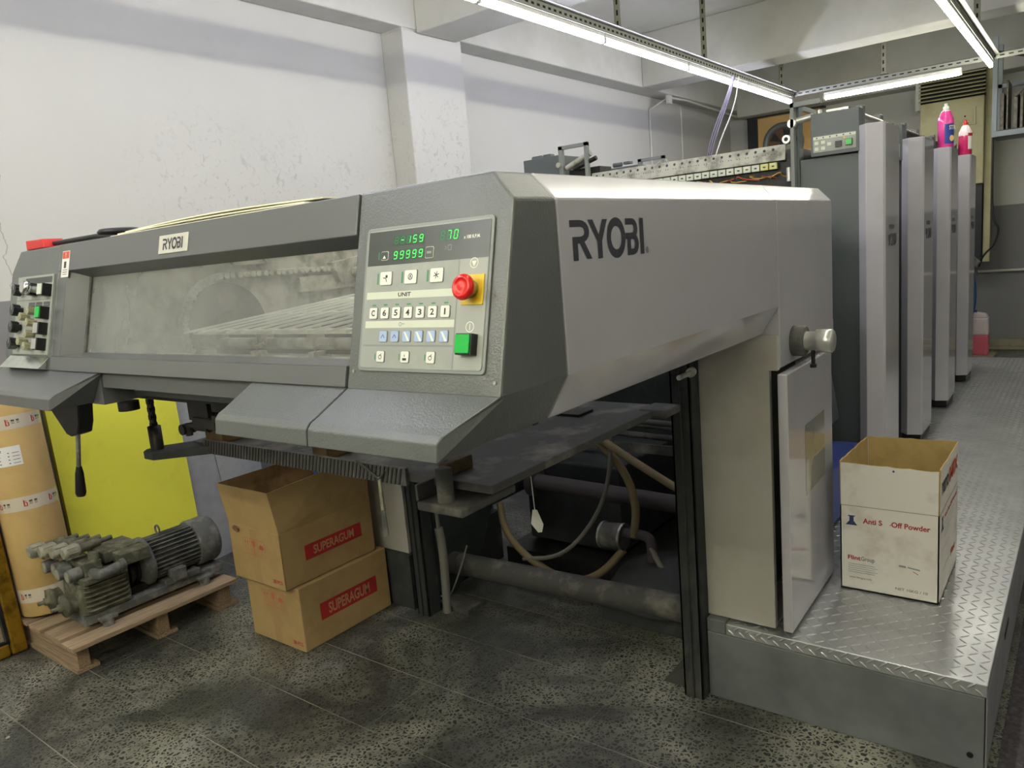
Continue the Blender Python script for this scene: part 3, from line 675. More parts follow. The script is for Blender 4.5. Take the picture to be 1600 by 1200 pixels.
b = MB(FR); ryobi(b, -1.716, -1.628, .292, .318, .0049, 0); b.build('plaque_lettering', 'logo', win)
b = MB(FR); b.rect(-2.252, -2.207, .255, .327, .0024, 0); b.rect(-2.25, -2.21, .306, .325, .0027, 1); b.rect(-2.238, -2.224, .28, .298, .0027, 2)
for k in range(3): b.rect(-2.244, -2.216, .262 + k * .006, .2635 + k * .006, .0027, 2)
b.text('!', -2.232, -2.228, .309, .322, .003, 0)
b.build('warning_sticker', ['label', 'orange', 'ink'], win)

# left console ---------------------------------------------------------
b = MB(); xl = -2.60; xr = -2.2725
b.add([(xr, *P(0)), (xl + .03, *P(0)), (xl, *P(.04)), (xl, *P(.285)), (xl + .05, *P(.347)), (xr, *P(.347)),
       (xr, 1.06, 1.16), (xl + .03, 1.06, 1.16), (xl, 1.06, 1.24), (xl, 1.06, 1.531), (xl + .05, 1.06, 1.577), (xr, 1.06, 1.577)],
      [(0, 1, 2, 3, 4, 5), (6, 11, 10, 9, 8, 7), (0, 6, 7, 1), (1, 7, 8, 2), (2, 8, 9, 3), (3, 9, 10, 4), (4, 10, 11, 5), (5, 11, 6, 0)])
lcon = b.build('side_console', 'ham', press, bevel=.004)
b = MB(FR); b.box(-2.535, -2.292, .042, .268, .0002, .004, 0); b.rect(-2.53, -2.3, .196, .200, .0045, 1); b.rect(-2.48, -2.3, .245, .262, .0045, 2)
for k in range(3): b.rect(-2.445 + k * .05, -2.402 + k * .05, .176, .191, .0045, 2)
b.strip([(-2.44, .183), (-2.31, .183)], .0012, .0048, 1)
b.build('selector_panel', ['panel2', 'iron', 'darkfoil'], lcon)
b = MB(FR); b.add([(-2.556, .037, .002), (-2.285, .037, .002), (-2.285, .001, .028), (-2.556, .001, .028), (-2.556, .001, .0), (-2.285, .001, .0)], [(0, 1, 2, 3), (3, 2, 5, 4), (0, 3, 4), (1, 5, 2)]); b.build('kick_plate', 'mirrorplate', lcon, bevel=.001)
def knob(cx, cy, r, h, m, ribs=10):
    b = MB(FR); b.cyl((cx, cy, .004), (cx, cy, .004 + h * .35), r * .55, n=16); pts = []
    for i in range(ribs * 2):
        a = math.pi * i / ribs; rr = r if i % 2 else r * .88; pts.append((cx + rr * math.cos(a), cy + rr * math.sin(a)))
    b.prism(pts, .004 + h * .3, .004 + h); b.rect(cx - .001, cx + .001, cy, cy + r * .9, .0045 + h, 1)
    b.build('selector_knob', [m, 'white'], lcon, bevel=.0008)
for k, v in enumerate((.226, .168, .119, .071)): knob(-2.488 - k * .001, v, .017, .028, 'black')
for u, v in ((-2.385, .164), (-2.435, .148), (-2.385, .131), (-2.388, .098), (-2.435, .078), (-2.392, .063)): knob(u, v, .0125, .026, 'olive', 8)
for u, v, face in ((-2.41, .2265, 'black'), (-2.315, .222, 'offwhite'), (-2.318, .158, 'green'), (-2.32, .114, 'chrome'), (-2.322, .07, 'chrome')):
    b = MB(FR); b.box(u - .016, u + .016, v - .017, v + .017, .004, .028, 0); b.box(u - .014, u + .014, v - .015, v + .015, .028, .031, 1)
    b.build('push_button', ['black', face], lcon, bevel=.001)
b = MB(FR); b.lathe((-2.375, .226, .004), (0, 0, 1), [(.012, 0), (.012, .03), (.02, .032), (.02, .045), (.015, .048)], 24); b.build('key_switch', 'chrome', lcon)

# front flaps below the window -----------------------------------------
def flap(name, xa, xb, xa2, xb2, m='ham'):
    """top edge under the front plane, sloping out to a rounded lip"""
    prof = [(.874, 1.241), (.80, 1.2035), (.783, 1.196), (.774, 1.186), (.771, 1.158)]
    n = len(prof); vs = []
    for i, (y, z) in enumerate(prof):
        t = min(1, (.874 - y) / .10); vs += [(xa + (xa2 - xa) * t, y, z), (xb + (xb2 - xb) * t, y, z)]
    bz = [(.774, 1.158), (.88, 1.158)]
    for y, z in bz: vs += [(xa2, y, z), (xb2, y, z)]
    vs += [(xa, .882, 1.236), (xb, .882, 1.236)]
    k = len(vs) // 2
    fs = [(2 * i, 2 * i + 1, 2 * i + 3, 2 * i + 2) for i in range(k - 1)] + [(2 * k - 2, 2 * k - 1, 1, 0), tuple(range(0, 2 * k, 2)), tuple(range(1, 2 * k, 2))]
    return MB().add(vs, fs).build(name, m, press, bevel=.002)
flap('front_flap', -1.046, -.7005, -1.046, -.75)
flap('front_flap', -1.335, -1.050, -1.325, -1.050)
flap('side_flap', -2.62, -2.0, -2.62, -2.07, 'darkpaint')
flap('side_flap', -3.0, -2.625, -3.0, -2.625, 'darkpaint')
b = MB(); b.box(-2.62, -2.01, .88, 1.0, 1.155, 1.235); b.build('flap_backing', 'darkpaint', press)

# delivery hood side ----------------------------------------------------
def sidepart(name, ya, yb, m, low=True, xin=-.95, bevel=.003):
    prof = [(-.70, 1.24), (-.70, 1.531), (-.743, 1.577), (xin, 1.577), (xin, 1.16), (-.75, 1.16)]
    if not low: prof = [(-.70, 1.064), (-.70, 1.531), (-.743, 1.577), (xin, 1.577), (xin, 1.064)]
    return MB().prism([(p[0], p[1]) for p in prof], ya, yb, 'y').build(name, m, press, bevel=bevel)
sp = sidepart('side_cover', 1.0585, 2.144, 'side')
b = MB(SIDE); ryobi(b, 1.0915, 1.3555, 1.4275, 1.4957, .0006, 0); b.annulus(1.3675, 1.434, .0055, .0042, .0006, 0, 16, 1.1); b.text('R', 1.3655, 1.3695, 1.431, 1.437, .0006, 0)
b.build('side_lettering', 'logo', sp)
dt = sidepart('tower_cover', 2.1465, 2.70, 'side', low=False, xin=-.94)
# column under it, door standing slightly open
b = MB(); b.prism([(-.94, .269), (-.726, .269), (-.726, 1.06), (-.7015, 1.06), (-.7015, 1.159), (-.94, 1.159)], 2.124, 2.1455, 'y'); b.box(-.94, -.932, 2.132, 2.69, .269, 1.06); b.box(-.94, -.712, 2.68, 2.69, .269, 1.06)
b.box(-.93, -.73, 2.132, 2.68, .269, .275)
b.build('column_cover', 'cream', press, bevel=.002)
MB().box(-.93, -.82, 2.14, 2.67, .276, 1.05).build('column_interior', 'blackm', press)  # black block puts the shade of the open recess into colour
hinge = math.radians(1.2)
b = MB()
DX = lambda y: -.672 - (y - 2.115) * .02
b.add([(DX(2.113), 2.113, .272), (DX(2.604), 2.604, .272), (DX(2.604), 2.604, 1.052), (DX(2.113), 2.113, 1.052),
       (DX(2.113) - .028, 2.113, .272), (DX(2.604) - .028, 2.604, .272), (DX(2.604) - .028, 2.604, 1.052), (DX(2.113) - .028, 2.113, 1.052)],
      [(0, 1, 2, 3), (4, 7, 6, 5), (0, 4, 5, 1), (1, 5, 6, 2), (2, 6, 7, 3), (3, 7, 4, 0)])
door = b.build('access_door', 'side', press, bevel=.003, label='glossy light grey door standing slightly ajar')
b = MB()
for dx in (.0006,): b.poly([(DX(2.28) + dx, 2.28, .645), (DX(2.5) + dx, 2.5, .655), (DX(2.5) + dx, 2.5, .868), (DX(2.28) + dx, 2.28, .868)])
b.build('door_window', mat('tinted_window', (150, 152, 140), 0.06, coat=1.0), door, recalc=False)
# crank knob
b = MB(); ky, kz = 2.27, 1.125
b.lathe((-.70, ky, kz), (1, 0, 0), [(.045, 0), (.045, .032), (.042, .036)], 32, 0); b.build('dial_ring', 'dusty', dt)
b = MB(); b.lathe((-.664, ky, kz), (1, 0, 0), [(.028, 0), (.028, .03), (.034, .03), (.034, .072), (.030, .076), (.002, .076)], 32, 0); b.build('dial_knob', 'silver', dt)
b = MB(); b.cyl((-.645, ky, kz - .025), (-.645, ky, kz - .07), .006, n=10); b.cyl((-.645, ky, kz - .068), (-.645, ky, kz - .078), .010, n=12); b.build('dial_handle', 'black', dt)
# top cover strips, far side cover, inner frames
b = MB(); b.box(-2.27, -1.048, .962, 1.14, 1.560, 1.574); b.box(-2.27, -1.048, 2.45, 2.70, 1.545, 1.574)
b.box(-2.56, -2.3, 1.061, 2.70, 1.560, 1.577); b.box(-1.04, -.95, 1.061, 2.70, 1.560, 1.576)
b.build('top_cover', 'darkpaint', press, bevel=.003)
MB().box(-2.60, -2.57, 1.061, 2.70, 1.16, 1.53).build('far_side_cover', 'side', press, bevel=.003)
b = MB(); b.box(-2.17, -2.15, 1.0, 2.1, 1.175, 1.53); b.box(-2.17, -2.15, 2.1, 3.4, .98, 1.53); b.box(-1.12, -1.10, 1.0, 2.7, 1.18, 1.53); b.build('inner_side_frame', 'steelg', press)
b = MB(); b.box(-2.27, -1.05, .885, .99, 1.2, 1.236); b.box(-2.2, -1.05, .96, .975, 1.165, 1.2); b.build('lower_rail', 'darkpaint', press)
# chain and sprocket on the inner frame
b = MB(); b.cyl((-2.15, 1.34, 1.3), (-2.13, 1.34, 1.3), .135, n=48); b.cyl((-2.13, 1.34, 1.3), (-2.10, 1.34, 1.3), .05, n=24); b.build('chain_sprocket', 'dusty', press)
def chain_path():
    pts = []
    n = 26
    for i in range(n + 1):
        a = math.radians(-110 - (340 - 180) * i / n); pts.append((1.34 + .155 * math.cos(a), 1.3 + .155 * math.sin(a)))
    y = pts[-1][0]
    while y < 2.6: y += .0235; pts.append((y, 1.455 - (y - 1.34) * .012))
    return pts
b = MB(); cp = chain_path()
for i, ((ya, za), (yb, zb)) in enumerate(zip(cp, cp[1:])):
    xo = -2.128 if i % 2 else -2.122
    b.cyl((xo, ya, za), (xo, yb, zb), .011, n=6); b.cyl((xo - .006, ya, za), (xo + .02, ya, za), .009, n=8)
b.build('drive_chain', 'steelg', press)
b = MB(); b.box(-2.14, -2.11, 1.27, 1.55, 1.485, 1.512); b.cyl((-2.11, 1.37, 1.498), (-2.1, 1.37, 1.498), .01); b.cyl((-2.11, 1.49, 1.498), (-2.1, 1.49, 1.498), .01)
b.box(-2.14, -2.12, 1.62, 2.5, 1.38, 1.43); b.prism([(1.75, 1.47), (1.9, 1.49), (1.92, 1.42), (1.78, 1.40)], -2.13, -2.10, 'x'); b.cyl((-2.12, 1.85, 1.43), (-2.06, 1.85, 1.43), .02)
b.build('chain_guide', 'steelg', press)
for i, (y, z, r) in enumerate([(1.075, 1.247, .013), (1.25, 1.262, .016), (1.6, 1.30, .015), (1.78, 1.22, .02), (2.2, 1.37, .014)]):
    b = MB(); b.cyl((-2.15, y, z), (-1.12, y, z), r, n=14)
    if i < 2:
        for k in range(5): x = -2.05 + k * .22; b.box(x, x + .02, y - r * 1.3, y + r * 1.3, z - .01, z + r * 1.8, 0); b.tube([(x + .01, y, z + r), (x + .015, y - .01, z + r + .022), (x + .035, y, z + r + .028)], .003, n=5)
    b.build('delivery_bar', 'steelg', press)
b = MB()
for k in range(14):
    x = -2.08 + k * .07; xx = x + .05
    b.add([(x, 1.16, 1.30), (x + .006, 1.16, 1.30), (xx + .006, 2.4, 1.40), (xx, 2.4, 1.40), (x, 1.16, 1.306), (x + .006, 1.16, 1.306), (xx + .006, 2.4, 1.406), (xx, 2.4, 1.406)], [(0, 1, 2, 3), (4, 5, 6, 7), (0, 1, 5, 4), (1, 2, 6, 5), (2, 3, 7, 6), (3, 0, 4, 7)])
for y in (1.2, 1.45, 1.7, 2.0, 2.35): b.box(-2.1, -1.15, y, y + .02, 1.29 + (y - 1.16) * .08, 1.302 + (y - 1.16) * .08)
b.build('sheet_grid', 'white', press)  # steel slats coloured white so they look brightly lit
b = MB(); b.box(-2.02, -1.13, 1.36, 1.38, 1.215, 1.30); b.box(-2.0, -1.15, 2.0, 2.03, 1.2, 1.33); b.build('grid_dark_panel', 'blackm', press)  # black panels added for the dark gap behind and below the slats
# mechanism hanging below the front, knobs, lever
b = MB()
b.box(-2.15, -1.25, .99, 1.04, 1.15, 1.17)
b.box(-1.83, -1.74, 1.0, 1.06, 1.10, 1.16); b.box(-1.80, -1.70, .99, 1.02, 1.085, 1.11); b.box(-1.72, -1.52, 1.0, 1.05, 1.128, 1.15); b.box(-1.70, -1.50, .985, 1.03, 1.105, 1.122)
b.cyl((-1.84, 1.0, 1.085), (-1.62, 1.0, 1.085), .006); b.cyl((-1.85, .985, 1.075), (-1.85, 1.02, 1.075), .014); b.cyl((-1.80, 1.0, 1.085), (-1.74, 1.0, 1.085), .011); b.cyl((-1.84, 1.0, 1.09), (-1.84, 1.0, 1.058), .009)
b.cyl((-2.17, 1.05, 1.14), (-1.1, 1.05, 1.14), .01)
b.build('sheet_stop_mechanism', 'blackm', press)
b = MB(); b.prism([(-2.33, 1.155), (-2.12, 1.155), (-2.135, 1.10), (-2.155, 1.07), (-2.20, 1.06), (-2.225, 1.065)], .86, .90, 'y'); lv = b.build('lever_bracket', 'black', press, bevel=.004)
b = MB(); b.cyl((-2.185, .875, 1.075), (-2.20, .865, .965), .006, n=10); b.build('lever_rod', 'steel', lv)
b = MB(); b.lathe((-2.198, .866, .975), (-.12, -.05, -1), [(.007, 0), (.011, .02), (.014, .075), (.011, .085), (.002, .087)], 14); b.build('lever_grip', 'black', lv)
b = MB(); b.cyl((-1.99, .93, 1.155), (-1.99, .93, 1.132), .026, n=20); b.build('hand_wheel', 'black', press)

# pile lifting plate on chains -------------------------------------------
PZ = .955
b = MB(); b.box(-2.2, -1.012, 1.2, 2.04, PZ - .012, PZ + .008); plate = b.build('pile_plate', 'dusty', press, bevel=.002)
b = MB(); b.box(-2.12, -1.262, 1.19, 1.2, PZ - .02, PZ + .022, 0)
for k in range(60): x = -2.115 + k * .014; b.prism([(x, PZ - .019), (x + .005, PZ - .019), (x + .017, PZ + .021), (x + .012, PZ + .021)], 1.187, 1.19, 'y', 1)
b.build('ribbed_edge', ['ribA', 'ribB'], plate)
b = MB(); b.box(-1.19, -1.055, 1.145, 1.34, .900, .922); b.build('chain_lug', 'dusty', plate, bevel=.006)
b = MB(); b.box(-1.19, -1.182, 1.145, 1.34, .922, PZ + .006); b.build('chain_lug', 'dusty', plate, bevel=.002)
b = MB(); b.box(-1.055, -.965, 1.95, 2.05, PZ - .012, PZ + .012); b.build('chain_lug', 'dusty', plate, bevel=.006)
b = MB(); b.prism([(-2.27, 1.09), (-2.25, 1.07), (-2.20, 1.07), (-2.08, 1.19), (-2.08, 1.3), (-2.16, 1.3), (-2.27, 1.13)], PZ - .02, PZ + .004, 'z'); b.build('chain_lug', 'dustydark', plate, bevel=.003)
b = MB(); b.box(-1.3, -1.18, 1.82, 1.9, PZ + .008, PZ + .016); b.build('cover_strip', 'black', plate)
for x, y, z1 in ((-1.125, 1.175, 1.16), (-2.23, 1.105, 1.17)):
    b = MB(); b.lathe((x, y, PZ if x < -2 else .921), (0, 0, 1), [(.019, 0), (.019, .075), (.012, .078)], 16)
    zz = PZ + .06
    while zz < z1: b.box(x - .012, x + .012, y - .005, y + .005, zz, zz + .016); b.box(x - .007, x + .007, y - .009, y + .009, zz + .012, zz + .026); zz += .024
    b.build('lift_chain', 'dusty' if x > -2 else 'blackm', plate)
o = MB().box(-2.13, -2.045, 1.205, 1.3, PZ + .0085, PZ + .105).build('wood_block', 'woodb', bevel=.005); tag(o, 'oily brown wooden block standing on the lifting plate, left of the grey flap', 'wooden block')
o = MB().box(-1.62, -1.56, 1.205, 1.3, PZ + .0085, PZ + .045).build('wood_block', 'woodb', bevel=.004); tag(o, 'small dark wooden block on the lifting plate, half hidden by the grey flap', 'wooden block')
o = MB().box(-1.17, -1.145, 1.205, 1.3, PZ + .0085, PZ + .04).build('wood_block', 'woodb', bevel=.004); tag(o, 'narrow wooden wedge on the lifting plate under the right flap', 'wooden block')
b = MB(); b.cyl((-.765, 1.62, 1.13), (-.79, 1.74, 1.12), .006); b.cyl((-.79, 1.74, 1.12), (-.795, 1.76, 1.12), .012); b.build('clamp_bolt', 'steel', press)
b = MB(); b.box(-1.0, -.985, 1.08, 2.0, 1.145, 1.157); b.box(-.905, -.9, 1.22, 1.235, 1.1, 1.16); b.build('brass_strip', 'woodb', press)

# posts, tie tubes, hidden machinery --------------------------------------
for x in (-1.005, -2.2):
    b = MB(); b.box(x, x + .008, 2.06, 2.13, 0, 1.16); b.box(x, x + .066, 2.06, 2.068, 0, 1.16); b.box(x + .03, x + .036, 2.05, 2.06, 0, 1.16); b.box(x + .058, x + .066, 2.06, 2.13, 0, 1.16)
    b.build('guide_post', 'dustydark', press, bevel=.0015)
b = MB(); b.cyl((-2.2, 2.3, .135), (-1.0, 2.3, .17), .048, n=28); b.cyl((-2.16, 2.3, .136), (-2.15, 2.3, .1365), .051, n=28); b.build('tie_tube', 'dusty', press)
b = MB(); b.box(-2.22, -2.2, 2.2, 3.35, .3, 1.15); b.prism([(2.2, .3), (2.6, .3), (2.5, .12), (2.3, .0), (2.2, .0)], -2.22, -2.2, 'x'); b.box(-.96, -.94, 2.7, 3.5, .28, 1.15)
b.box(-2.22, -.94, 3.35, 3.38, 0, 1.5); b.box(-2.15, -1.0, 2.9, 2.93, 1.0, 1.2)
b.build('base_frame', mat('dark_green_casting', (38, 46, 46), .6, c2=(56, 62, 60), nscale=5), press)
b = MB(); b.cyl((-1.95, 2.62, .44), (-.96, 2.62, .42), .036, n=20); b.cyl((-1.97, 2.62, .44), (-1.94, 2.62, .44), .065, n=24); b.build('cross_pipe', 'purple', press)
b = MB()
for y, z in ((2.8, .66), (2.8, .72), (2.95, .55), (3.1, .62)): b.cyl((-2.2, y, z), (-.95, y, z - .03), .013, n=10)
b.box(-2.2, -1.0, 2.75, 2.76, .58, .62)
b.build('cross_bar', 'dusty', press)
b = MB(); b.tube([(-1.62, 2.4, .85), (-1.5, 2.45, .70), (-1.41, 2.48, .58), (-1.36, 2.46, .46), (-1.37, 2.44, .34)], .016, n=10, smooth=2)
b.tube([(-1.56, 2.44, .76), (-1.4, 2.42, .68), (-1.22, 2.4, .6), (-1.02, 2.36, .53)], .015, n=10, smooth=2)
b.tube([(-2.07, 2.5, .36), (-2.02, 2.46, .24), (-1.85, 2.42, .15), (-1.65, 2.4, .11), (-1.52, 2.42, .16), (-1.43, 2.46, .27)], .016, n=10, smooth=2)
b.build('air_hose', 'hose', press)
b = MB(); b.tube([(-1.45, 2.44, .75), (-1.45, 2.44, .62), (-1.5, 2.44, .45), (-1.6, 2.42, .3), (-1.72, 2.42, .2), (-1.9, 2.42, .16)], .009, n=8, smooth=2)
b.tube([(-1.3, 2.44, .31), (-1.27, 2.44, .25), (-1.2, 2.42, .19), (-1.05, 2.4, .17)], .011, n=8, smooth=2); b.tube([(-2.09, 2.28, .24), (-2.08, 2.2, .14), (-2.1, 2.15, .05), (-2.14, 2.14, .06)], .004, n=6, smooth=2)
b.tube([(-2.1, 2.12, 1.0), (-2.105, 2.13, .5), (-2.1, 2.13, .35)], .008, n=6); b.tube([(-2.1, 2.13, .37), (-2.09, 2.13, .3), (-2.09, 2.13, .18), (-2.1, 2.13, .0)], .018, n=8, smooth=1)
b.build('grey_hose', 'hoseg', press)
b = MB(); b.cyl((-1.51, 2.45, .325), (-1.42, 2.45, .33), .05, n=28, m=0); b.cyl((-1.515, 2.45, .325), (-1.505, 2.45, .325), .053, n=28, m=1); b.cyl((-1.425, 2.45, .33), (-1.415, 2.45, .33), .053, n=28, m=1)
b.tube([(-1.415, 2.45, .345), (-1.34, 2.45, .35), (-1.305, 2.45, .34), (-1.3, 2.45, .3), (-1.3, 2.45, .25)], .02, n=12, m=2, smooth=2); b.build('air_filter', ['dusty', 'steel', 'purple'], press)
b = MB(); b.lathe((-1.25, 2.5, .12), (0, 0, 1), [(.24, 0), (.24, .03), (.2, .08), (.1, .12), (.01, .13)], 28); b.box(-1.5, -1.0, 2.38, 2.7, 0, .12); b.build('compressor_tank', 'dustydark', press)
b = MB(); b.prism([(-1.1, 0), (-1.0, 0), (-1.0, .06), (-1.04, .06)], 2.1, 2.4, 'y'); b.build('foot_bracket', 'dusty', press)
b = MB(); b.box(-2.17, -2.0, 2.15, 2.25, 0, .02); b.build('foot_bracket', 'dusty', press)
b = MB(); b.box(-2.15, -.96, 2.62, 3.34, .0, .10); b.build('dark_floor_slab', 'blackm', press)  # black slab added to darken the shaded floor under the press
b = MB(); b.box(-2.1, -1.6, 2.75, 3.3, .11, .5); b.build('dark_filler_block', 'base_dark', press, bevel=.01)  # dark block added to fill the shaded space under the press
b = MB(); b.box(-2.26, -2.2, 2.12, 2.16, 0.27, 1.16); b.build('inner_strip', 'dustydark', press)
# far-side column and plinth
MB().box(-2.60, -2.26, 2.1, 2.68, .24, 1.16).build('column_cover', 'cream', press, bevel=.003)
MB().box(-2.60, -2.24, 2.08, 2.7, 0, .24).build('column_plinth', 'dustydark', press)
MB().box(-2.59, -2.3, 2.1, 2.7, 1.16, 1.55).build('far_tower', 'side', press)

# hanging paper tag: string and tag
t = thing('paper_tag', 'blank paper tag on a string hanging in the dark under the delivery', 'tag', (-1.32, 1.75, .55))
b = MB(); b.tube([(-1.322, 1.75, .942), (-1.32, 1.75, .80), (-1.315, 1.75, .68)], .0015, n=5); b.build('string', 'label', t)
b = MB(); b.add([(x, 1.75 + (x + 1.315) * .3, z) for x, z in ((-1.322, .685), (-1.308, .685), (-1.292, .64), (-1.298, .615), (-1.310, .613), (-1.33, .64))], [(0, 1, 2, 3, 4, 5)]); b.build('tag_card', 'label', t, recalc=False)
# palette knife hanging from the front
t = thing('palette_knife', 'palette knife with pale wooden handle hanging under the right flap in front of the boxes', 'knife', (-1.27, 1.02, .85))
kx, ky2 = -1.345, 1.183
b = MB(); b.box(kx - .005, kx + .005, ky2 - .003, ky2 + .003, .875, .95); b.cyl((kx, ky2, .878), (kx, ky2, .868), .006); b.build('handle', 'bowl', t, bevel=.002)
b = MB(); b.prism([(kx - .006, .873), (kx + .006, .873), (kx + .010, .815), (kx + .008, .803), (kx, .798), (kx - .008, .803), (kx - .010, .815)], ky2 - .0008, ky2 + .0008, 'y'); b.build('blade', 'dusty', t)
b = MB(); b.tube([(kx - .075, ky2 - .002, .985), (kx, ky2 - .002, .945), (kx + .02, ky2, .965)], .003, n=6); b.build('hook', 'dusty', t)

# middle section and printing units ---------------------------------------
b = MB(); b.box(-1.05, -.806, 3.55, 3.6, .3, 1.744); b.box(-1.06, -1.05, 3.54, 3.6, .3, 1.98); b.build('unit_cabinet', 'cabinet', press, bevel=.002)
b = MB(); b.box(-1.075, -1.06, 3.5, 3.54, 1.0, 1.985); b.box(-1.075, -.95, 3.5, 3.53, 1.965, 1.985); b.box(-1.075, -1.06, 3.5, 4.2, 1.965, 1.985); b.build('grey_angle_frame', 'bracket', press)
b = MB(); b.prism([(2.72, .62), (2.78, 1.02), (3.1, 1.06), (3.3, .62)], -.93, -.905, 'x'); b.prism([(3.0, 1.06), (3.25, 1.07), (3.5, .60), (3.38, .60)], -.905, -.885, 'x')
b.box(-.95, -.93, 2.7, 3.55, .3, 1.15); b.box(-.9, -.87, 2.9, 3.3, .93, .95); b.box(-.9, -.88, 3.0, 3.4, 1.0, 1.06)
b.build('walkway_guard', 'darkpaint', press, bevel=.003)
MB().box(-.92, -.79, 2.9, 3.48, .28, .5).build('blue_guard', 'bluepad', press, bevel=.006)
def unit(k):
    y0 = 3.5 + .9 * k
    b = MB(); x2 = -.70
    b.prism([(-.805, y0 + .06), (-.805, y0 + .026), (-.768, y0 - .012), (-.706, y0 + .006), (-.699, y0 + .02), (x2, y0 + .30), (-.72, y0 + .32), (-.80, y0 + .32)], .315, 1.85, 'z')
    u = b.build('unit_tower_cover', 'side', press, bevel=.002)
    b = MB(SIDE); yy = y0 + .02
    b.text('RYOBI', yy + .07, yy + .17, 1.413, 1.434, .0014, 0); b.text('920', yy + .045, yy + .215, 1.342, 1.397, .0014, 0)
    b.build('cover_lettering', 'lettergrey', u)
    MB().box(-.80, -.71, y0 + .03, y0 + .31, .27, .315).build('cover_foot', 'black', press)
    b = MB(); b.box(-.86, -.80, y0 + .08, y0 + .80, .27, 1.75); b.box(-2.40, -.86, y0 + .08, y0 + .8, .27, 1.55)
    b.build('unit_body', 'cabinet', press)
    b = MB(); b.box(-.995, -.80, y0 - .01 + .03, y0 + .09, 1.748, 1.925); cb = b.build('unit_console', 'cabinet', press, bevel=.002)
    fr = (Vector((0, y0 + .02, 0)), Vector((1, 0, 0)), Vector((0, 0, 1)), Vector((0, -1, 0)))
    b = MB(fr); b.rrect(-.985, -.812, 1.764, 1.83, .003, .0005, .002, 0); b.rect(-.984, -.813, 1.817, 1.828, .0024, 1)
    for q in range(6): b.rect(-.972 + q * .027, -.967 + q * .027, 1.820, 1.8255, .0027, 2)
    for px, pz in ((-.97, 1.802), (-.943, 1.803), (-.97, 1.778), (-.943, 1.779), (-.918, 1.793)): b.box(px - .008, px + .008, pz - .007, pz + .007, .002, .005, 1)
    b.box(-.893, -.868, 1.775, 1.80, .002, .012, 3); b.box(-.852, -.825, 1.777, 1.803, .002, .012, 3); b.box(-.85, -.827, 1.779, 1.801, .012, .015, 4); b.disc(-.858, 1.811, .004, .003, 5, 10)
    b.build('console_keys', ['panel', 'offwhite', 'ink', 'black', 'green', 'yellow'], cb)
    b = MB(); b.box(-.83, -.80, y0 + .09, y0 + .13, 1.75, 1.94); b.box(-.83, -.80, y0 + .42, y0 + .48, 1.7, 1.93); b.box(-.9, -.83, y0 + .1, y0 + .5, 1.72, 1.78); b.build('unit_side_frame', 'darkpaint', press, bevel=.003)
    b = MB(); b.cyl((-.83, y0 + .13, 1.90), (-.81, y0 + .45, 1.89), .02); b.cyl((-2.1, y0 + .3, 1.78), (-.86, y0 + .3, 1.78), .03); b.cyl((-.84, y0 + .13, 1.84), (-.82, y0 + .45, 1.83), .016)
    b.cyl((-.98, y0 + .1, 1.925), (-.98, y0 + .1, 1.95), .012); b.box(-.95, -.86, y0 + .1, y0 + .13, 1.925, 1.945)
    b.build('ink_roller', 'steel' if k == 0 else 'blackm', press)
    # ink fountain rail
    b = MB(); b.prism([(y0 + .05, 1.756), (y0 + .062, 1.825), (y0 + .22, 1.835), (y0 + .22, 1.75)], -2.12, -1.115, 'x')
    rail = b.build('ink_fountain', 'steelg', press, bevel=.0015)
    MB().box(-2.2, -1.06, y0 + .075, y0 + .1, 1.3, 1.75).build('rail_dark_box', 'blackm', press)  # black box added for the dark void below the ink rail
    fr2 = (Vector((0, y0 + .05, 1.756)), Vector((1, 0, 0)), Vector((0, .171, .985)), Vector((0, -.985, .171)))
    b = MB(fr2)
    for q in range(24):
        x = -2.09 + q * .04; b.disc(x, .052, .0065, .0006, 0, 10); b.disc(x - .006, .032, .0025, .0006, 0, 6); b.disc(x + .006, .032, .0025, .0006, 0, 6)
    b.build('fountain_holes', 'ink', rail)
    b = MB()
    for q in range(24):
        x = -2.105 + q * .04; b.box(x, x + .034, y0 + .045, y0 + .06, 1.722, 1.75, 0 if q < 22 else 1); b.box(x + .011, x + .023, y0 + .0442, y0 + .045, 1.732, 1.738, 2)
    b.build('key_label', ['offwhite', 'oldlabel', 'ink'], rail)
    b = MB()
    for q in range(16):
        x = -2.05 + q * .058; pts = [(x + random.uniform(-.03, .03) + .03 * i, y0 + .05 + random.uniform(-.01, .03), 1.715 - random.uniform(0, .03) - .004 * (i % 2)) for i in range(4)]
        b.tube(pts, .003, n=5, m=q % 2, smooth=1)
    b.build('ink_key_wiring', ['copper', 'copper2'], rail)
    b = MB(); b.cyl((-1.11, y0 + .05, 1.84), (-1.06, y0 + .05, 1.84), .02, n=20); b.cyl((-1.10, y0 + .03, 1.84), (-1.10, y0 + .02, 1.84), .018, n=20); b.cyl((-1.10, y0 + .0198, 1.84), (-1.10, y0 + .019, 1.84), .009, n=16, m=1)
    b.box(-1.11, -1.06, y0 + .06, y0 + .3, 1.6, 1.8, 1); b.cyl((-1.095, y0 + .04, 1.72), (-1.095, y0 + .04, 1.66), .012)
    b.cyl((-1.06, y0 + .04, 1.91), (-.99, y0 + .04, 1.92), .014, m=0); b.cyl((-1.07, y0 + .03, 1.90), (-1.07, y0 + .0, 1.90), .018, m=0)
    b.build('fountain_bearing', ['silver', 'blackm'], rail)
    # far side head
    b = MB(); b.box(-2.54, -2.3, y0 + .04, y0 + .3, 1.7, 1.945 if k == 0 else 1.93); b.cyl((-2.5, y0 + .08, 1.95), (-2.44, y0 + .08, 1.95), .014); b.box(-2.42, -2.37, y0 + .06, y0 + .1, 1.945, 1.962)
    b.build('far_gear_box', 'cabinet', press, bevel=.003)
    b = MB(); z1 = 1.985 if k == 0 else 1.96
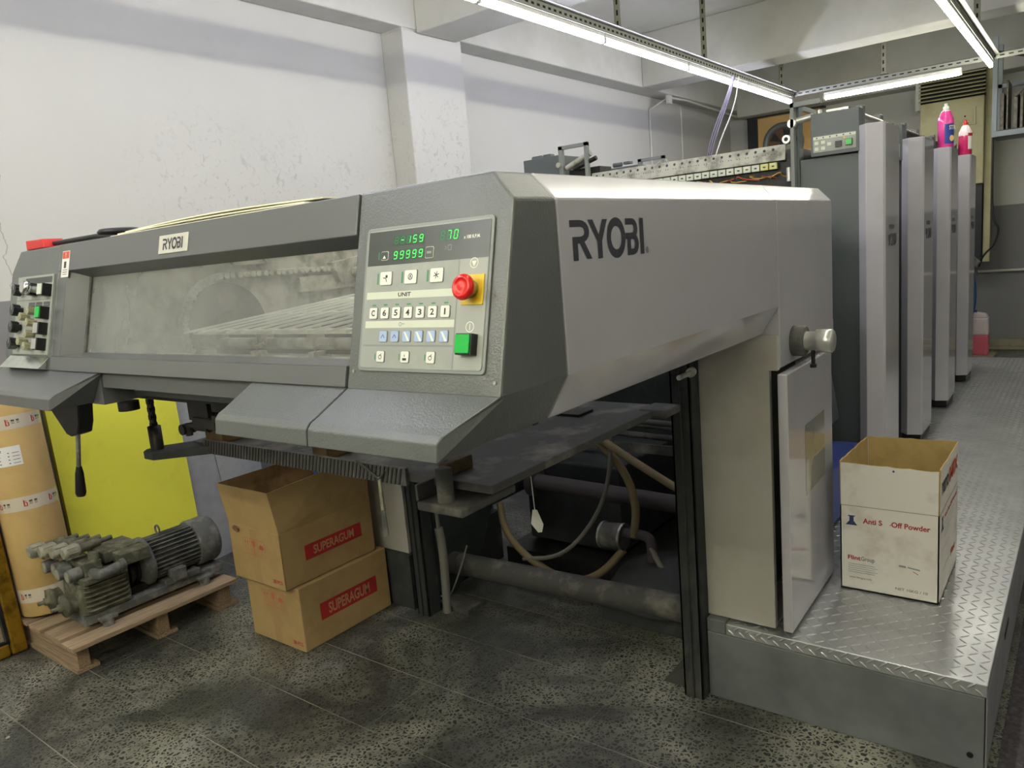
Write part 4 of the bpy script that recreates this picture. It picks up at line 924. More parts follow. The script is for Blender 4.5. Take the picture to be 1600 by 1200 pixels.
    b.box(-2.30, -2.275, y0 + .03, y0 + .05, 1.6, z1); b.box(-2.30, -2.12, y0 + .03, y0 + .05, z1 - .018, z1); b.box(-2.14, -2.12, y0 + .03, y0 + .05, 1.75, z1); b.build('far_bracket', 'bracket', press)
    b = MB(); b.cyl((-2.27, y0 + .06, 1.87), (-2.12, y0 + .06, 1.93), .016); b.cyl((-2.22, y0 + .05, 1.86), (-2.08, y0 + .05, 1.90), .012, m=1); b.box(-2.27, -2.08, y0 + .08, y0 + .2, 1.7, 1.86, 1); b.cyl((-2.3, y0 + .045, 1.89), (-2.3, y0 + .02, 1.89), .014)
    b.build('far_roller', ['steelg', 'blackm'], press)
for k in range(4): unit(k)

# small things lying on the press ------------------------------------------
b = MB(); b.lathe((-1.72, 4.05, 1.836), (0, 0, 1), [(.075, 0), (.085, .025), (.088, .03), (.08, .03), (.07, .004)], 32); tag(b.build('round_tray', 'cable'), 'shallow round blue-grey tray lying on the first ink fountain', 'tray')
b = MB()
for k, (a, c, y0_, dz) in enumerate([(-2.0, -1.2, .962, 0), (-1.97, -1.22, .966, .0032), (-1.94, -1.17, .972, .0064)]):
    n = 10; vs = []
    for i in range(n + 1):
        x = a + (c - a) * i / n; zz = 1.576 + dz + .004 * k * math.sin(math.pi * i / n)
        for yy, q in ((y0_, 0), (y0_ + .3, 0), (y0_ + .3, .0028), (y0_, .0028)): vs.append((x, yy, zz + q))
    b.add(vs, [(4 * i + q, 4 * i + (q + 1) % 4, 4 * i + 4 + (q + 1) % 4, 4 * i + 4 + q) for i in range(n) for q in range(4)] + [(0, 1, 2, 3), tuple(4 * n + q for q in range(4))])
tag(b.build('paper_sheets', 'paper'), 'few cream paper sheets lying on top of the delivery hood', 'paper')
t = thing('red_clamp', 'red clamp block with a black handle lying on the left end of the hood', 'clamp', (-2.45, 1.0, 1.578))
MB().prism([(-2.545, 1.579), (-2.42, 1.579), (-2.43, 1.605), (-2.54, 1.607)], .97, 1.03, 'y').build('clamp_body', 'redmetal', t, bevel=.003)
b = MB(); b.tube([(-2.42, 1.0, 1.59), (-2.2, 1.02, 1.592), (-2.1, 1.03, 1.585)], .007, n=8); b.build('clamp_handle', 'black', t)
b = MB(); b.lathe((-2.07, 1.02, 1.574), (0, 0, 1), [(.008, 0), (.008, .012), (.05, .014), (.053, .021), (.047, .028), (.01, .03)], 24); b.build('top_hand_knob', 'black', press)

# bottles on the third and fourth unit covers -----------------------------
def bottle(cx, cy, z0, h, r, liquid, cap, label, lv=.8, tex=None):
    t = thing('detergent_bottle', label, 'bottle', (cx, cy, z0))
    b = MB(); prof = [(r * .9, 0), (r, .008), (r, h * .58), (r * .96, h * .66), (r * .55, h * .82), (r * .36, h * .86)]
    cut = h * lv
    lo = [p for p in prof if p[1] <= cut]; hi = [p for p in prof if p[1] > cut]
    if hi: 
        b.lathe((cx, cy, z0), (0, 0, 1), lo + [(lo[-1][0], cut)] if cut > lo[-1][1] else lo, 24, 0); b.lathe((cx, cy, z0), (0, 0, 1), [(lo[-1][0], cut)] + hi, 24, 1)
    else: b.lathe((cx, cy, z0), (0, 0, 1), lo, 24, 0)
    b.build('bottle_body', [liquid, 'clearpl'], t)
    b = MB(); b.lathe((cx, cy, z0 + h * .86), (0, 0, 1), [(r * .4, 0), (r * .4, h * .06), (r * .2, h * .09), (r * .2, h * .14)], 16); b.build('cap', cap, t)
    return t
o = bottle(-.745, 5.42, 1.852, .26, .043, 'pink', 'white', 'tall pink detergent bottle with a blue label standing on the third unit cover', .82)
b = MB(); n = 8
def curved(b, cx, cy, r, a0, a1, z0, z1, m):
    for i in range(n):
        p, q = math.radians(a0 + (a1 - a0) * i / n), math.radians(a0 + (a1 - a0) * (i + 1) / n)
        b.poly([(cx + r * math.cos(p), cy + r * math.sin(p), z0), (cx + r * math.cos(q), cy + r * math.sin(q), z0), (cx + r * math.cos(q), cy + r * math.sin(q), z1), (cx + r * math.cos(p), cy + r * math.sin(p), z1)], m)
curved(b, -.745, 5.42, .0436, -90, 20, 1.875, 1.99, 0)
b.build('blue_label', mat('blue_label', (34, 60, 150), .4), o, recalc=False)
fr = (Vector((-.745, 5.42, 0)), Vector((math.cos(math.radians(45)), math.sin(math.radians(45)), 0)), Vector((0, 0, 1)), Vector((math.sin(math.radians(45)), -math.cos(math.radians(45)), 0)))
b = MB(fr); b.text('STR', -.012, .03, 1.955, 1.98, .046, 0); b.disc(.005, 1.905, .014, .046, 1, 14, .018); b.build('label_print', ['white', 'ply'], o, recalc=False)
o = bottle(-.75, 6.33, 1.852, .24, .042, 'magenta', 'redmetal', 'smaller dark pink bottle with red cap and white label on the fourth unit cover', .56)
b = MB(); curved(b, -.75, 6.33, .0426, -60, 30, 1.885, 2.0, 0); curved(b, -.75, 6.33, .0429, -60, 30, 1.98, 2.0, 1); curved(b, -.75, 6.33, .0429, -60, 30, 1.885, 1.892, 1)
b.build('white_label', ['label', 'redprint'], o, recalc=False)

# ================================================================ STEP PLATFORM
t = thing('step_platform', 'long tread-plate step platform on a grey plinth along the right side of the press', 'platform', (-.5, 4.5, 0))
DZ = .262; XE = -.178
b = MB(); b.box(-.936, XE - .006, 2.1, 7.3, 0, .222); b.box(-.936, -.875, 2.1, 2.3, .222, .266)
b.build('plinth', 'plinth', t, bevel=.003)
b = MB(); b.box(-.873, XE, 2.1 - .004, 7.36, .225, DZ); b.box(XE - .004, XE + .001, 2.1, 7.34, .02, .23); b.build('tread_deck', 'tread', t, bevel=.006)
b = MB()
def lug(b, c, u, v, n, ang, L=.034, W=.0075, h=.0022):
    ca, sa = math.cos(ang), math.sin(ang); d = u * ca + v * sa; e = v * ca - u * sa
    pts = [c - d * L / 2, c - d * L * .2 - e * W / 2, c + d * L * .2 - e * W / 2, c + d * L / 2, c + d * L * .2 + e * W / 2, c - d * L * .2 + e * W / 2, c - d * L * .25 + n * h, c + d * L * .25 + n * h]
    b.add([tuple(p) for p in pts], [(0, 1, 6), (1, 2, 7, 6), (2, 3, 7), (3, 4, 7), (4, 5, 6, 7), (5, 0, 6)], 0, False)
ux, uy, uz = Vector((1, 0, 0)), Vector((0, 1, 0)), Vector((0, 0, 1)); PT = .031
i = 0; y = 2.1 + .02
while y < 7.34:
    j = 0; x = XE - .018
    while x > -.86:
        lug(b, Vector((x, y, DZ)), ux, uy, uz, math.radians(45 if (i + j) % 2 else -45)); x -= PT; j += 1
    y += PT; i += 1
j = 0; x = XE - .018
while x > -.86:
    lug(b, Vector((x, 2.096, .252 if j % 2 else .236)), ux, uz, -uy, math.radians(40 if j % 2 else -40), .03); x -= PT * .56; j += 1
b.build('tread_lug', 'tread', t)['kind'] = 'stuff'
b = MB()
for yy in (2.55, 3.9, 5.2): b.box(XE + .001, XE + .0025, yy, yy + .12, .17, .19)
for xx, zz in ((-.215, .05),): b.cyl((xx, 2.1, zz), (xx, 2.098, zz), .008)
b.build('plinth_slot', 'blackm', t)
struct(MB().box(XE + .02, XR, 1.9, 7.6, 0.0, .002).build('trim_7', mat('dark_mat', (58, 54, 60), .95, c2=(84, 80, 84), nscale=60)))

# ================================================================ CARTONS
def carton(name, x0, x1, y0, y1, z0, z1, m_out, m_in, open_top=False, t=.004, wear=0):
    b = MB()
    if not open_top:
        b.box(x0, x1, y0, y1, z0, z1); return b
    b.box(x0, x1, y0, y1, z0, z0 + t); 
    b.box(x0, x1, y0, y0 + t, z0, z1); b.box(x0, x1, y1 - t, y1, z0, z1); b.box(x0, x0 + t, y0, y1, z0, z1); b.box(x1 - t, x1, y0, y1, z0, z1)
    return b
# lower closed box
LB = (-2.705, -2.365, 1.612, 2.065, 0, .262)
t = thing('superagum_carton', 'closed brown carton with a red lettered band on the floor, lower of the two', 'box', (-2.53, 1.84, 0))
lbx = carton('c', *LB, 'cardbox', 'cardin').build('carton_body', 'cardbox', t, bevel=.004)
def gum_print(parent, X, Y, z0, zt, band0, band1, y0, y1):
    fr = (Vector((X + .0008, 0, 0)), Vector((0, 1, 0)), Vector((0, 0, 1)), Vector((1, 0, 0)))
    b = MB(fr); b.rect(y0, y1, band0, band1, 0, 0); b.text('SUPERAGUM', y0 + .04, y1 - .04, band0 + .012, band1 - .012, .0004, 1); b.build('red_band', ['redprint', 'tanprint'], parent)
    fr = (Vector((0, Y - .0008, 0)), Vector((1, 0, 0)), Vector((0, 0, 1)), Vector((0, -1, 0)))
    b = MB(fr); w0, w1 = X - .24, X - .10; s = (w1 - w0) / 3; h0, h1 = zt - .11, zt - .045
    b.strip([(w0, h0), (w1, h0), (w1, h1), (w0, h1), (w0, h0)], .0015)
    for k in (1, 2): b.strip([(w0 + s * k, h0), (w0 + s * k, h1)], .0015)
    for q in (.33, .66): b.strip([(w0 + s * q, h0 + .008), (w0 + s * q, h1 - .015)], .003); b.poly([(w0 + s * q - .006, h1 - .018, 0), (w0 + s * q + .006, h1 - .018, 0), (w0 + s * q, h1 - .006, 0)])
    c = w0 + s * 1.5; b.poly([(c - .012, h1 - .006, 0), (c + .012, h1 - .006, 0), (c + .006, h0 + .034, 0), (c - .006, h0 + .034, 0)]); b.strip([(c, h0 + .034), (c, h0 + .008)], .003); b.rect(c - .009, c + .009, h0 + .006, h0 + .009)
    c = w0 + s * 2.5; b.poly([(c + .016 * math.cos(a * math.pi / 8), h0 + .03 + .02 * math.sin(a * math.pi / 8), 0) for a in range(9)]); b.strip([(c, h0 + .03), (c, h0 + .008)], .002)
    b.build('handling_marks', 'redfaint', parent)
    b = MB(fr); b.text('28 PCS', X - .075, X - .015, z0 + .022, z0 + .038, 0, 0); b.build('count_print', 'redprint', parent)
    b = MB(fr); b.rect(X - .19, X - .145, z0 + .003, zt - .004, -.0003, 0); b.build('seam_tape', mat('clear_tape', (176, 146, 104), .25), parent)
gum_print(lbx, -2.365, 1.612, 0, .262, .095, .165, 1.70, 1.995)
# upper open box, shifted towards the viewer's left
z0 = .264; UB = (-2.715, -2.385, 1.575, 2.03, z0, z0 + .225)
t = thing('superagum_carton', 'open brown carton with raised flaps stacked on the closed carton', 'box', (-2.55, 1.8, z0))
ubx = carton('c', *UB, 'cardbox', 'cardin', True).build('carton_body', 'cardbox', t, bevel=.0015)
def panel3(pts, th, nrm):
    n_ = Vector(nrm) * th; k = len(pts); vs = [tuple(Vector(p)) for p in pts] + [tuple(Vector(p) + n_) for p in pts]
    return MB().add(vs, [tuple(range(k))[::-1], tuple(range(k, 2 * k))] + [(i, (i + 1) % k, k + (i + 1) % k, k + i) for i in range(k)])
zt = z0 + .225
panel3([(-2.713, 1.577, zt), (-2.387, 1.577, zt), (-2.40, 1.56, zt + .165), (-2.73, 1.56, zt + .165)], .004, (0, 1, 0)).build('front_flap', 'cardbox', t, label='end flap raised towards the viewer')
panel3([(-2.387, 1.577, zt), (-2.387, 2.03, zt), (-2.37, 1.99, zt + .10), (-2.375, 1.84, zt + .185), (-2.40, 1.565, zt + .165)], .004, (-1, 0, 0)).build('side_flap', 'cardbox', t)
panel3([(-2.713, 1.577, zt), (-2.713, 2.03, zt), (-2.735, 2.0, zt + .165), (-2.735, 1.57, zt + .165)], .004, (1, 0, 0)).build('side_flap', 'cardin', t)
panel3([(-2.713, 2.028, zt), (-2.387, 2.028, zt), (-2.42, 2.07, zt + .16), (-2.73, 2.07, zt + .16)], .004, (0, -1, 0)).build('back_flap', 'cardin', t)
MB().cyl((-2.655, 1.573, zt - .012), (-2.655, 1.565, zt - .016), .016, n=14).build('hand_hole', 'cardin', ubx)
gum_print(ubx, -2.385, 1.575, z0, zt, z0 + .085, z0 + .145, 1.68, 1.965)

# powder carton on the platform
z0 = DZ + .003; x0, x1, ya, yb = -.635, -.348, 2.505, 2.885; zf = .553; ztp = .698
t = thing('powder_carton', 'open white carton of powder with torn kraft edges standing on the tread-plate platform', 'box', (-.49, 2.7, z0))
b = MB(); th = .004
b.box(x0, x1, ya, ya + th, z0, zf, 0); b.box(x1 - th, x1, ya, yb, z0, zf, 0); b.box(x0, x1, yb - th, yb, z0, zf, 0); b.box(x0, x0 + th, ya, yb, z0, zf, 0); b.box(x0, x1, ya, yb, z0, z0 + th, 0)
b.box(x0 + th, x1 - th, ya + th, ya + th + .001, z0, zf, 1); b.box(x1 - th - .001, x1 - th, ya + th, yb - th, z0, zf, 1); b.box(x0 + th, x1 - th, yb - th - .001, yb - th, z0, zf, 1); b.box(x0 + th, x0 + th + .001, ya + th, yb - th, z0, zf, 1)
body = b.build('carton_body', ['whitecard', 'kraftin'], t)
def flap_ragged(p0, p1, h0, h1, nrm, name):
    p0, p1 = Vector(p0), Vector(p1); n_ = Vector(nrm); k = 14; lo = []; hi = []
    for i in range(k + 1):
        f = i / k; p = p0.lerp(p1, f); h = h0 + (h1 - h0) * f + random.uniform(-.002, .002); ins = .002 if 0 < i < k else .006
        lo.append(p); hi.append(p + Vector((0, 0, h)) + n_ * .002)
    b = MB()
    for i in range(k):
        q = [lo[i], lo[i + 1], hi[i + 1], hi[i]]
        b.add([tuple(v) for v in q], [(0, 1, 2, 3)], 0); b.add([tuple(v - n_ * .0035) for v in q], [(0, 1, 2, 3)], 1)
        b.add([tuple(hi[i]), tuple(hi[i + 1]), tuple(hi[i + 1] - n_ * .0035), tuple(hi[i] - n_ * .0035)], [(0, 1, 2, 3)], 1)
    for e, l in ((hi[0], lo[0]), (hi[-1], lo[-1])): b.add([tuple(e), tuple(e - n_ * .0035), tuple(l - n_ * .0035), tuple(l)], [(0, 1, 2, 3)], 1)
    b.build(name, ['whitecard', 'kraftin'], t, recalc=False)
flap_ragged((x0 + .003, ya, zf), (x1 - .003, ya, zf), .142, .140, (0, -1, 0), 'front_flap')
flap_ragged((x1, ya + .004, zf), (x1, yb - .004, zf), .145, .140, (1, 0, 0), 'side_flap')
flap_ragged((x0 + .004, yb, zf), (x1 - .004, yb, zf), .135, .140, (0, 1, 0), 'back_flap')
flap_ragged((x0, ya + .006, zf), (x0, yb - .004, zf), .145, .135, (-1, 0, 0), 'side_flap')
MB().box(x0, x1, ya - .0012, ya + .001, zf - .0008, zf + .0008).box(x1 - .001, x1 + .0012, ya, yb, zf - .0008, zf + .0008).build('flap_crease', 'crease', body)
fr = (Vector((0, ya - .0006, 0)), Vector((1, 0, 0)), Vector((0, 0, 1)), Vector((0, -1, 0)))
def flask(b, cx, cz, s, m1, m2, z=0):
    b.poly([(cx - .35 * s, cz + s, z), (cx + .35 * s, cz + s, z), (cx + .3 * s, cz + .88 * s, z), (cx - .3 * s, cz + .88 * s, z)], m1)
    b.poly([(cx - .2 * s, cz + .9 * s, z), (cx + .2 * s, cz + .9 * s, z), (cx + .2 * s, cz + .45 * s, z), (cx + .55 * s, cz, z), (cx - .55 * s, cz, z), (cx - .2 * s, cz + .45 * s, z)], m1)
    b.poly([(cx - .12 * s, cz + .85 * s, z + .0003), (cx + .12 * s, cz + .85 * s, z + .0003), (cx + .12 * s, cz + .42 * s, z + .0003), (cx + .34 * s, cz + .18 * s, z + .0003), (cx - .34 * s, cz + .18 * s, z + .0003), (cx - .12 * s, cz + .42 * s, z + .0003)], m2)
b = MB(fr); flask(b, -.6, .487, .033, 1, 2); b.build('flask_print', ['redprint', 'bluein', 'bluein', 'whitecard', 'iron', 'iron', 'tanprint'], body); b = MB(fr)
b.text('Anti Set-Off Powder', -.566, -.372, .497, .515, 0, 0); b.rect(-.507, -.486, .496, .516, .0004, 3); b.build('title_print', ['redprint', 'bluein', 'bluein', 'whitecard', 'iron', 'iron', 'tanprint'], body); b = MB(fr)
b.text('Flint', -.612, -.573, .368, .383, 0, 0); b.text('Group', -.572, -.531, .364, .383, 0, 4)
for k in range(5): b.rect(-.611, -.53 + (.008 if k % 2 else 0), .353 - k * .007, .3545 - k * .007, 0, 4)
b.text('www.flintgrp.com', -.608, -.54, .303, .311, 0, 4); b.build('maker_print', ['redprint', 'bluein', 'bluein', 'whitecard', 'iron', 'iron', 'tanprint'], body); b = MB(fr); b.text('NET 10KG / 10', -.47, -.378, .289, .298, 0, 4); b.build('weight_print', ['redprint', 'bluein', 'bluein', 'whitecard', 'iron', 'iron', 'tanprint'], body); b = MB(fr)
b.strip([(-.46, .372), (-.44, .371)], .006, 0, 5); b.strip([(-.435, .371), (-.40, .367)], .004, 0, 5); b.strip([(-.42, .36), (-.405, .352)], .003, 0, 6)
b.build('smudge', ['redprint', 'bluein', 'bluein', 'whitecard', 'iron', 'iron', 'tanprint'], body); b = MB(fr); b.disc(-.475, .682, .0035, 0.0035, 2, 10)
b.build('ink_spot', ['redprint', 'bluein', 'bluein', 'whitecard', 'iron', 'iron', 'tanprint'], body)
fr = (Vector((x1 + .0026, 0, 0)), Vector((0, 1, 0)), Vector((0, 0, 1)), Vector((1, 0, 0)))
b = MB(fr); flask(b, 2.56, .487, .045, 1, 2, -.0018); b.text('Anti Set-Off Powder', 2.6, 2.87, .515, .53, -.0018, 0)
for k in range(4): b.rect(2.6, 2.84 - .04 * k, .497 - k * .014, .499 - k * .014, -.0018, 3)
b.strip([(2.56, .35), (2.7, .35), (2.7, .42), (2.56, .42), (2.56, .35)], .0015, -.0018, 3); b.text('Flint', 2.74, 2.83, .335, .36, -.0018, 0)
b.text('nano', 2.53, 2.66, .61, .65, 0.0006, 4); b.text('MIX', 2.68, 2.86, .61, .66, .0006, 5)
b.build('side_print', ['redprint', 'bluein', 'bluein', 'iron', 'ink', 'orange'], body)

# ================================================================ PALLET WITH PUMP, TUBE, BOARD, MIRROR
t = thing('wooden_pallet', 'small weathered wooden pallet on the floor under the pump', 'pallet', (-3.25, 1.4, 0))
zt = .124
for xa, xb in ((-3.105, -3.005), (-3.275, -3.14), (-3.42, -3.31), (-3.568, -3.45)):
    MB().box(xa, xb, 1.05 + random.uniform(-.01, .01), 1.745 + random.uniform(-.02, .0), zt - .018, zt).build('deck_board', 'wood', t, bevel=.002)
for yy, w_ in ((1.07, .045), (1.38, .05), (1.66, .06)):
    MB().box(-3.568, -3.035 if yy > 1.1 else -3.05, yy, yy + w_, .016, zt - .019).build('stringer', 'woodx', t, bevel=.002)
    MB().box(-3.568, -3.03 if yy > 1.1 else -3.045, yy - .01, yy + w_ + .03, 0, .015).build('base_board', 'woodx', t, bevel=.001)

t = thing('vacuum_pump', 'dusty vacuum pump unit with gauges and a finned electric motor standing on the pallet', 'pump', (-3.2, 1.4, zt))
zb = zt + .001
b = MB(); b.prism([(-3.30, zb + .022), (-3.10, zb + .022), (-3.10, zb + .055), (-3.13, zb + .06), (-3.27, zb + .06), (-3.30, zb + .055)], 1.14, 1.74, 'y')
for yy in (1.22, 1.64):
    for xx in (-3.31, -3.09): b.cyl((xx, yy, zb), (xx, yy, zb + .03), .022, n=14); b.box(xx - .02, xx + .02, yy - .035, yy + .035, zb + .025, zb + .04)
b.build('base_frame', 'motor', t, bevel=.003)
mx, mz = -3.19, zt + .165
b = MB(); b.cyl((mx, 1.44, mz), (mx, 1.66, mz), .078, n=32)
for k in range(30):
    a = 2 * math.pi * k / 30
    if abs(math.sin(a) + 1) < .25: continue
    c, s = math.cos(a), math.sin(a); px, pz = -s * .002, c * .002
    b.add([(mx + c * .07 + px, 1.45, mz + s * .07 + pz), (mx + c * .096 + px, 1.45, mz + s * .096 + pz), (mx + c * .096 + px, 1.65, mz + s * .096 + pz), (mx + c * .07 + px, 1.65, mz + s * .07 + pz),
           (mx + c * .07 - px, 1.45, mz + s * .07 - pz), (mx + c * .096 - px, 1.45, mz + s * .096 - pz), (mx + c * .096 - px, 1.65, mz + s * .096 - pz), (mx + c * .07 - px, 1.65, mz + s * .07 - pz)],
          [(0, 1, 2, 3), (4, 7, 6, 5), (0, 4, 5, 1), (1, 5, 6, 2), (2, 6, 7, 3), (3, 7, 4, 0)])
b.build('motor_body', 'motor', t)
b = MB(); b.lathe((mx, 1.65, mz), (0, 1, 0), [(.098, 0), (.105, .005), (.105, .085), (.098, .10), (.07, .108), (.005, .11)], 40); b.build('fan_cowl', 'motor', t)
b = MB(); b.lathe((mx, 1.40, mz), (0, 1, 0), [(.06, 0), (.095, .012), (.105, .03), (.105, .045), (.09, .05)], 36); b.build('motor_flange', 'motor', t)
b = MB(); b.box(mx - .08, mx - .03, 1.47, 1.63, zb + .05, zb + .09); b.box(mx + .03, mx + .10, 1.47, 1.63, zb + .055, zb + .08); b.box(mx + .06, mx + .12, 1.5, 1.56, zb + .07, zb + .12); b.build('motor_foot', 'motor', t, bevel=.003)
b = MB(); b.tube([(mx + .018 * math.cos(a * math.pi / 6), 1.52, mz + .115 + .018 * math.sin(a * math.pi / 6)) for a in range(-1, 13)], .004, n=6); b.cyl((mx, 1.52, mz + .09), (mx, 1.52, mz + .1), .008); b.build('lifting_eye', 'motor', t)
# coupling and pump block
b = MB()
for q, rr in ((1.335, .055), (1.355, .062), (1.375, .05), (1.385, .058)): b.cyl((mx, q, mz - .015), (mx, q + .014, mz - .015), rr, n=20)
b.box(mx - .05, mx + .05, 1.33, 1.42, zb + .055, zb + .09); b.build('coupling', 'blackm', t)
b = MB(); b.rrect(-3.27, -3.10, 1.14, 1.34, .03, zb + .06, zb + .19)
for k in range(6): z_ = zb + .075 + k * .02; b.rrect(-3.28, -3.085, 1.15, 1.33, .03, z_, z_ + .007)
pb = b.build('pump_body', 'pump', t, bevel=.002)
for dx in (-.235, -.11):
    hx = -3.06 + dx
    b = MB(); b.lathe((hx, 1.14, zb + .11), (0, -1, 0), [(.04, 0), (.038, .02), (.045, .03), (.045, .042), (.016, .044), (.016, .06), (.008, .062), (.008, .085)], 20); b.build('shaft_hub', 'pump', pb)
b = MB(); b.box(-3.32, -3.07, 1.15, 1.32, zb + .19, zb + .215)
b.cyl((-3.29, 1.2, zb + .2), (-3.29, 1.2, zb + .3), .018); b.cyl((-3.12, 1.22, zb + .2), (-3.12, 1.22, zb + .3), .02); b.box(-3.27, -3.1, 1.17, 1.24, zb + .215, zb + .27)
b.box(-3.30, -3.15, 1.27, 1.42, zb + .225, zb + .27); b.box(-3.145, -3.07, 1.30, 1.42, zb + .215, zb + .265)
b.build('manifold', 'pump', t, bevel=.004)
b = MB(); b.tube([(-3.12, 1.2, zb + .225), (-3.06, 1.2, zb + .225), (-3.045, 1.22, zb + .225), (-3.045, 1.29, zb + .235)], .02, n=12, smooth=2); b.cyl((-3.045, 1.28, zb + .235), (-3.045, 1.30, zb + .236), .024); b.build('elbow_pipe', 'motor', t)
for k in range(4):
    gx = -3.305 + k * .058; gy = 1.105 + (k % 2) * .012; gz = zb + .245 - k * .004
    b = MB(); b.cyl((gx, gy, gz), (gx, gy + .05, gz), .026, n=22, m=0); b.cyl((gx, gy - .002, gz), (gx, gy, gz), .021, n=22, m=1); b.strip
    b.build('pressure_gauge', ['motor', 'bowl'], t)
for k in range(4):
    gx = -3.335 + k * .056; gz = zb + .315; gy = 1.07 + .02 * k
    b = MB(); b.lathe((gx, gy, gz), (0, 1, .03), [(.02, 0), (.026, .006), (.028, .02), (.028, .055), (.022, .062)], 20, 0)
    for q in range(8):
        a = q * math.pi / 4; b.box(gx + .026 * math.cos(a) - .002, gx + .03 * math.cos(a) + .002, gy + .01, gy + .05, gz + .028 * math.sin(a) - .002, gz + .028 * math.sin(a) + .002)
    b.cyl((gx, gy + .06, gz), (gx, gy + .14, gz + .004), .019, .017, n=16, m=1); b.cyl((gx, gy + .14, gz + .004), (gx, gy + .19, gz + .006), .01, n=10, m=1)
    b.build('relief_valve', ['bowl', 'pump'], t)

# cardboard tube with tape bands and shipping label
tx, ty, tr = -3.495, 1.17, .112
t = thing('cardboard_tube', 'thick brown paper-wrapped roll with printed tape bands standing on the pallet', 'roll', (tx, ty, zt))
b = MB(); b.lathe((tx, ty, zt + .001), (0, 0, 1), [(tr * .97, 0), (tr, .006), (tr, .94), (tr * .97, .945)], 48); body = b.build('roll_wrap', 'card', t)
def wrap(z0_, z1_, a0, a1, r, m, k=30):
    b = MB()
    for i in range(k):
        p, q = math.radians(a0 + (a1 - a0) * i / k), math.radians(a0 + (a1 - a0) * (i + 1) / k)
        b.poly([(tx + r * math.cos(p), ty + r * math.sin(p), z0_), (tx + r * math.cos(q), ty + r * math.sin(q), z0_), (tx + r * math.cos(q), ty + r * math.sin(q), z1_), (tx + r * math.cos(p), ty + r * math.sin(p), z1_)])
    return b.build('tape_band' if m == 'tape' else 'shipping_label', m, body, recalc=False)
def curve_pts(b, pts, ac, zc, r, m):
    b.poly([(tx + r * math.cos(ac + u / r), ty + r * math.sin(ac + u / r), zc + v) for u, v in pts], m)
def logo_b(b, ac, zc, s, r):
    curve_pts(b, [(-.5 * s, -.8 * s), (-.2 * s, -.8 * s), (-.2 * s, .8 * s), (-.5 * s, .9 * s)], ac, zc, r, 0)
    for (u0, v0, u1, v1) in ((-.2, .1, .35, .25), (-.2, -.8, .35, -.6), (.15, -.6, .4, .1), (-.2, .45, .25, .6)): curve_pts(b, [(u0 * s, v0 * s), (u1 * s, v0 * s), (u1 * s, v1 * s), (u0 * s, v1 * s)], ac, zc, r, 0)
    for q in range(3): curve_pts(b, [(.8 * s, (.3 - .35 * q) * s), (2.6 * s, (.3 - .35 * q) * s), (2.6 * s, (.42 - .35 * q) * s), (.8 * s, (.42 - .35 * q) * s)] if q else [(.8 * s, .2 * s), (2.6 * s, .2 * s), (2.6 * s, .6 * s), (.8 * s, .6 * s)], ac, zc, r, 1)
for zc in (.215, .60, .935):
    wrap(zc - .028, zc + .028, 0, 360, tr + .0008, 'tape', 48)
for zc in (.215, .60, .935):
    for a in (-72, -22, 28): b = MB(); logo_b(b, math.radians(a), zc, .016, tr + .0015); b.build('tape_logo', ['redprint', 'ink'], body, recalc=False)
wrap(.76, .84, -62, -10, tr + .0012, 'label', 12)
b = MB(); logo_b(b, math.radians(-56), .822, .009, tr + .002); b.build('label_logo', ['redprint', 'ink'], body, recalc=False); b = MB()
for q in range(4): curve_pts(b, [(-.05, -.004 * 0 - q * .014), (-.01, -q * .014), (-.01, -q * .014 + .0035), (-.05, -q * .014 + .0035)], math.radians(-26), .812, tr + .002, 1); curve_pts(b, [(0.0, - q * .014), (.025, -q * .014), (.025, -q * .014 + .002), (0.0, -q * .014 + .002)], math.radians(-26), .812, tr + .002, 1)
b.build('label_print', ['redprint', 'ink'], body, recalc=False)
t.rotation_euler = (0, -0.08, 0); t.location.z += .009

def leaning(name, m, y0, y1, xb, xt, z0_, z1_, th, label, cat, edge=None):
    b = MB(); b.add([(xb, y0, z0_), (xb, y1, z0_), (xt, y1, z1_), (xt, y0, z1_), (xb - th, y0, z0_), (xb - th, y1, z0_), (xt - th, y1, z1_), (xt - th, y0, z1_)],
                    [(0, 1, 2, 3), (4, 7, 6, 5), (0, 4, 5, 1), (1, 5, 6, 2), (2, 6, 7, 3)], 0); b.add([(xb, y0, z0_), (xt, y0, z1_), (xt - th, y0, z1_), (xb - th, y0, z0_)], [(0, 1, 2, 3)], 1)
    o = b.build(name, [m, edge or m], bevel=.001)
    return tag(o, label, cat)
leaning('yellow_board', 'yel', 1.335, 1.925, -3.575, -3.63, .002, .955, .03, 'bright yellow foam board leaning on the left wall behind the pump', 'board', 'yeledge')
leaning('grey_board', 'greyboard', 1.25, 1.40, -3.625, -3.668, .002, 1.0, .02, 'narrow grey board leaning on the wall between the brown roll and the yellow board', 'board')
t = thing('metal_sheet', 'folded galvanised metal sheet leaning on the wall right of the yellow board', 'metal sheet', (-3.6, 2.1, 0))
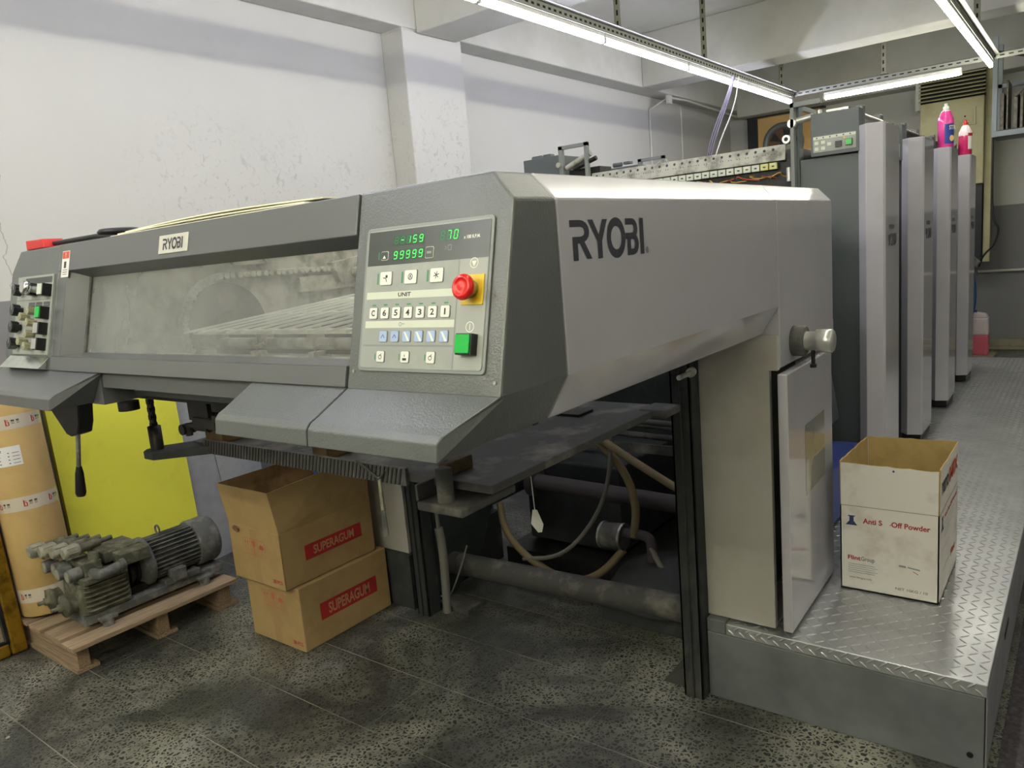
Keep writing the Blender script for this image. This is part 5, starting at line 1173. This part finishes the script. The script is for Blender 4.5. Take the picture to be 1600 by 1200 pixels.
b = MB(); b.add([(-3.60, 1.93, .002), (-3.63, 2.14, .002), (-3.675, 2.06, 1.08), (-3.66, 1.93, 1.08), (-3.604, 1.93, .002), (-3.634, 2.14, .002), (-3.679, 2.06, 1.08), (-3.664, 1.93, 1.08)], [(0, 1, 2, 3), (4, 7, 6, 5), (0, 4, 5, 1), (2, 6, 7, 3), (0, 3, 7, 4), (1, 5, 6, 2)]); b.build('front_panel', 'galv', t)
b = MB(); b.add([(-3.63, 2.143, .002), (-3.655, 2.38, .002), (-3.67, 2.36, 1.0), (-3.675, 2.064, 1.08), (-3.634, 2.147, .002), (-3.659, 2.384, .002), (-3.674, 2.364, 1.0), (-3.679, 2.068, 1.08)], [(0, 1, 2, 3), (4, 7, 6, 5), (0, 4, 5, 1), (2, 6, 7, 3), (0, 3, 7, 4), (1, 5, 6, 2)]); b.build('return_panel', 'galv', t)
b = MB(); b.lathe((-3.52, 2.56, 0), (0, 0, 1), [(.14, 0), (.15, .02), (.145, .2), (.15, .22), (.145, .44), (.14, .47), (.04, .47)], 28); tag(b.build('blue_drum', 'blue'), 'blue plastic drum half hidden behind the open carton', 'drum')

t = thing('gilt_mirror', 'mirror in a gold frame leaning on the wall at the left edge of the picture', 'mirror', (-3.48, .7, 0))
XM = lambda z_: -3.462 - z_ * .1
def mbar(y0, y1, za, zb_, d0=0, d1=.03):
    b.add([(XM(z_) + dd, y, z_) for z_ in (za, zb_) for y in (y0, y1) for dd in (-d1, d0)], [(0, 1, 3, 2), (4, 6, 7, 5), (0, 4, 5, 1), (2, 3, 7, 6), (0, 2, 6, 4), (1, 5, 7, 3)])
b = MB(); mbar(.985, 1.047, .002, 1.2); mbar(.3, .36, .002, 1.2); mbar(.36, .985, .002, .062); mbar(.36, .985, 1.14, 1.2); 
b.build('frame', 'gold', t, bevel=.012, seg=3)
b = MB(); mbar(.36, .985, .062, 1.14, -.015, .022); b.build('mirror_glass', 'mirror', t)
b = MB(); mbar(.975, .987, .055, 1.15, -.002, .02); mbar(.36, .985, .055, .067, -.002, .02); b.build('inner_bead', 'blackm', t)
